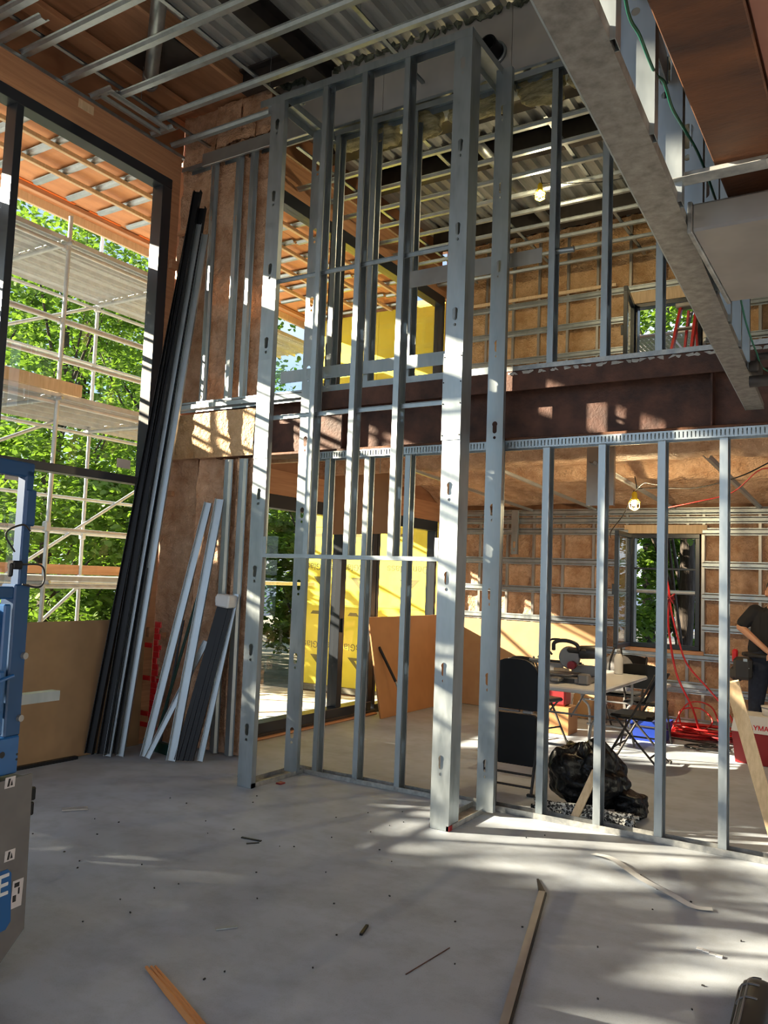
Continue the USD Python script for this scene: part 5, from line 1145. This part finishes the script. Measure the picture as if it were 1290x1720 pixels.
one('air_hose', 'red hose hanging straight down in front of the back window', 'hose', tube(smooth_path([(-1.97, 8.50, 2.64), (-1.96, 8.50, 2.41), (-1.945, 8.5, 2.1), (-1.93, 8.50, 1.81), (-1.89, 8.50, 1.58), (-1.90, 8.52, 1.28), (-1.86, 8.7, 0.80), (-1.80, 9.2, 0.40), (-1.80, 9.6, 0.10)], 6), 0.011, 7), 'red', True)
one('air_hose', 'red hose slanting from the knot to the heap at right', 'hose', tube(smooth_path([(-1.89, 8.48, 1.62), (-1.86, 8.48, 1.40), (-1.80, 8.5, 1.15), (-1.72, 8.55, 0.90), (-1.52, 8.75, 0.62), (-1.40, 9.1, 0.35), (-1.45, 9.5, 0.10)], 6), 0.009, 7), 'red', True)
one('hose_knot', 'tangled knot in the hanging red hoses', 'hose', tube(smooth_path([(-1.89 + 0.05 * math.cos(k * 2.1), 8.48 + 0.03 * math.sin(k * 1.7), 1.55 + 0.05 * math.sin(k * 2.9)) for k in range(14)], 4), 0.009, 6), 'red_dark', True)
one('cord_coil', 'black extension cord coiled on the floor near the cooler', 'cord', tube(smooth_path([(-1.62 + (0.30 - 0.012 * k) * math.cos(k * 0.55), 9.10 + (0.20 - 0.008 * k) * math.sin(k * 0.55), 0.012 + 0.0015 * k) for k in range(26)], 4), 0.010, 6), 'cable_black', True)
one('cord', 'black cord running along the floor behind the chairs', 'cord', tube(smooth_path([(-2.3, 9.35, 0.012), (-2.1, 9.5, 0.012), (-1.8, 9.45, 0.012), (-1.6, 9.42, 0.012)], 6), 0.008, 6), 'cable_black', True)

# work lights and cables
def work_light(label, at, top, light):
    t = Thing('work_light', label, 'lamp', at); x, y, z = at
    t.add('socket', lathe([(0, 0.075), (0.022, 0.075), (0.026, 0.06), (0.026, 0.12), (0.016, 0.14), (0, 0.14)], at, 18), 'yellow_plastic', True)
    t.add('bulb', trimesh.creation.icosphere(3, 0.034).apply_translation((x, y, z + 0.03)), 'bulb', True)
    cage = []
    for k in range(8):
        a = k * PI / 4; cage.append(tube([(x + 0.026 * math.cos(a), y + 0.026 * math.sin(a), z + 0.075), (x + 0.055 * math.cos(a), y + 0.055 * math.sin(a), z + 0.035), (x + 0.05 * math.cos(a), y + 0.05 * math.sin(a), z - 0.02), (x + 0.012 * math.cos(a), y + 0.012 * math.sin(a), z - 0.045)], 0.0035, 5))
    for r, dz in ((0.055, 0.03), (0.05, -0.02)):
        cage.append(tube([(x + r * math.cos(a), y + r * math.sin(a), z + dz) for a in np.linspace(0, 2 * PI, 17)], 0.003, 5))
    t.add('cage', cage, 'yellow_plastic', True)
    t.add('cord', tube(smooth_path([(x, y, z + 0.13), (x + 0.02, y, z + (top - z) * 0.6), (x, y, top)], 4), 0.005, 6), 'cable_black', True)
    s = UsdLux.SphereLight.Define(stage, t.path + '/light'); s.CreateRadiusAttr(0.03); s.CreateIntensityAttr(light); s.CreateColorAttr(Gf.Vec3f(1.0, 0.80, 0.45)); s.CreateNormalizeAttr(True)
    s.AddTranslateOp().Set(Gf.Vec3d(0, 0, 0.0))
work_light('lit yellow caged work light in the lower back room', (-2.115, 8.0, 2.43), 2.72, 220.0)
work_light('lit yellow caged work light on the upper floor ceiling grid', (-3.04, 7.70, 5.62), 5.83, 220.0)
one('cord', 'black cord sagging from the lower work light to the right', 'cord', tube(smooth_path([(-2.10, 8.0, 2.60), (-1.85, 8.0, 2.60), (-1.5, 7.8, 2.57), (-1.1, 7.5, 2.62), (-0.85, 7.4, 2.72)], 6), 0.006, 6), 'cable_black', True)
one('cord', 'black cord hanging down left of the lower work light', 'cord', tube(smooth_path([(-2.12, 8.0, 2.58), (-2.3, 8.3, 2.38), (-2.6, 8.9, 2.25), (-2.75, 9.4, 2.20)], 6), 0.005, 6), 'cable_black', True)
one('cord', 'red cord draped under the foam ceiling at right', 'cord', tube(smooth_path([(-1.9, 8.2, 2.42), (-1.55, 8.0, 2.46), (-1.2, 7.8, 2.52), (-0.92, 7.5, 2.68), (-0.7, 7.4, 2.6), (-0.4, 7.3, 2.45)], 6), 0.006, 6), 'red', True)
one('cord', 'white cord looped beside the lower work light', 'cord', tube(smooth_path([(-2.10, 7.98, 2.58), (-2.0, 7.9, 2.64), (-1.9, 7.85, 2.62), (-1.8, 7.8, 2.60)], 5), 0.005, 6), 'cable_white', True)
one('cord', 'dark cord running right from the upper work light', 'cord', tube(smooth_path([(-3.03, 7.70, 5.76), (-2.7, 7.8, 5.73), (-2.3, 7.9, 5.72), (-1.6, 7.9, 5.76)], 6), 0.005, 6), 'cable_black', True)
# ladder upstairs
ld = Thing('step_ladder', 'red fibreglass step ladder at the upper back window', 'ladder', (-2.1, 9.9, 3.24))
for x0, x1 in ((-2.30, -2.10), (-1.98, -1.92)):
    ld.add('rail', plank((x0 - 0.05, 9.55, 3.245), (x1, 9.92, 5.0), 0.03, 0.075, (0, -1, 0)), 'red')
for x0 in (-2.20, -1.85):
    ld.add('rear_rail', plank((x0, 10.08, 3.245), (-2.02 + (x0 + 2.2) * 0.2, 9.95, 4.95), 0.025, 0.05, (0, -1, 0)), 'red')
ld.add('top_cap', cb(-2.16, -1.88, 9.86, 10.0, 4.98, 5.04, 0.012), 'saw_grey')
for k in range(5):
    f = (k + 1) / 6.0
    ld.add('step', cb(-2.33 + 0.2 * f, -1.99 + 0.06 * f, 9.52 + 0.37 * f, 9.60 + 0.37 * f, 3.245 + 1.75 * f, 3.265 + 1.75 * f, 0.004), 'saw_grey')

# ---------------------------------------------------------------- person
def body(bones, refine=0.02, it=12):
    parts = []
    for (p, r), (q, s) in bones:
        a = manifold3d.Manifold.sphere(r, 16).translate(tuple(map(float, p))); b = manifold3d.Manifold.sphere(s, 16).translate(tuple(map(float, q)))
        parts.append(manifold3d.Manifold.batch_hull([a, b]))
    m = manifold3d.Manifold.batch_boolean(parts, manifold3d.OpType.Add).refine_to_length(refine)
    v, f = arr(m); t = trimesh.Trimesh(v, f); trimesh.smoothing.filter_taubin(t, iterations=it); return t
pe = Thing('person', 'person in dark t-shirt and jeans looking down at a tool belt', 'person', (-1.06, 9.42, 0))
PX, PY = -1.06, 9.42
def J(x, y, z): return np.array([PX + x, PY + y, z])
sl, sr = J(-0.19, 0.0, 1.43), J(0.19, 0.0, 1.43)
el, er = J(-0.30, -0.02, 1.27), J(0.30, -0.02, 1.25)
hl, hr = J(-0.03, -0.22, 1.06), J(0.10, -0.24, 1.04)
skin = [((J(0, 0.0, 1.42), .06), (J(0.02, -0.05, 1.53), .055)), ((sl, .05), (el, .042)), ((el, .042), (hl, .028)), ((sr, .05), (er, .042)), ((er, .042), (hr, .028))]
for h, d in ((hl, 1), (hr, -1)):
    pm = h + np.array([d * 0.05, -0.03, -0.03])
    skin.append(((h, .026), (pm, .03)))
    for k in range(4):
        b0 = pm + np.array([d * 0.015, -0.02, 0.022 - 0.016 * k]); m1 = b0 + np.array([d * 0.03, -0.012, -0.008]); m2_ = m1 + np.array([d * 0.018, 0.012, -0.022 + 0.003 * k])
        skin += [((b0, .0095), (m1, .009)), ((m1, .009), (m2_, .008))]
    th = pm + np.array([0, -0.03, 0.03]); skin += [((pm, .014), (th, .010)), ((th, .010), (th + np.array([d * 0.02, -0.01, 0.012]), .008))]
hc = J(0.05, -0.11, 1.64)
skin += [((hc + [0, 0.02, 0.03], .095), (hc + [0, -0.03, -0.06], .068)), ((hc + [0, -0.075, -0.03], .02), (hc + [0, -0.10, -0.045], .013)), ((hc + [-0.09, 0.01, -0.02], .018), (hc + [-0.092, 0.02, 0.015], .016)), ((hc + [0.09, 0.01, -0.02], .018), (hc + [0.092, 0.02, 0.015], .016)), ((hc + [-0.02, -0.072, -0.075], .012), (hc + [0.02, -0.072, -0.075], .012))]
sk_ = pe.add('body', body(skin, 0.012, 6), 'skin', True)
pe.add('hair', body([((hc + [0, 0.035, 0.055], .098), (hc + [0, 0.055, -0.01], .088))], 0.02), 'hair', True)
for x in (-0.03, 0.03):
    pe.add('eye', trimesh.creation.icosphere(2, 0.010).apply_translation(hc + [x, -0.085, 0.0]), 'black_matt', True)
pe.add('shirt', body([((J(0, .01, 1.38), .13), (J(0, .0, 1.08), .15)), ((J(-.1, 0, 1.40), .085), (J(-.12, 0, 1.05), .115)), ((J(.1, 0, 1.40), .085), (J(.12, 0, 1.05), .115)), ((sl + [.03, 0, 0], .085), (sl + (el - sl) * 0.72, .068)), ((sr - [.03, 0, 0], .085), (sr + (er - sr) * 0.72, .068)), ((J(0, .02, 1.45), .075), (J(0, .02, 1.40), .1))]), 'shirt', True)
pe.add('jeans', body([((J(-.10, .01, .98), .135), (J(.10, .01, .98), .135)), ((J(-.11, .01, .92), .115), (J(-.15, -.01, .50), .078)), ((J(-.15, -.01, .50), .078), (J(-.16, .03, .09), .062)), ((J(.11, .01, .92), .115), (J(.14, -.01, .50), .078)), ((J(.14, -.01, .50), .078), (J(.15, .03, .09), .062))]), 'denim', True)
for x in (-.16, .15):
    pe.add('boot', body([((J(x, .04, .06), .055), (J(x, -.14, .045), .045)), ((J(x, .05, .12), .06), (J(x, .04, .06), .06))]), 'leather', True)
tbt = Thing('tool_belt', 'black leather tool belt with pouches on the person', 'tool belt', (-1.06, 9.4, 0.95))
tbt.add('belt', [tube([J(0.275 * math.cos(a), 0.01 + 0.185 * math.sin(a), 0.99) for a in np.linspace(0, 2 * PI, 25)], 0.022, 6)], 'leather')
tbt.add('pouch', [cb(PX - .34, PX - .16, PY - .26, PY - .13, 0.74, 0.97, 0.03), cb(PX - .38, PX - .24, PY - .22, PY - .06, 0.72, 0.88, 0.04)], 'leather')
tbt.add('pouch', cb(PX + .12, PX + .32, PY - .24, PY - .13, 0.76, 0.97, 0.03), 'leather')
tbt.add('buckle', [cb(PX - .24, PX - .20, PY - .265, PY - .26, 0.93, 0.96, 0.003), cb(PX - .19, PX - .18, PY - .268, PY - .26, 0.86, 0.87, 0.003)], 'galvanized')
tbt.add('tape_measure', cb(PX - .37, PX - .315, PY - .12, PY - .06, 0.90, 1.04, 0.015), 'red', label='red tape measure clipped on the belt')
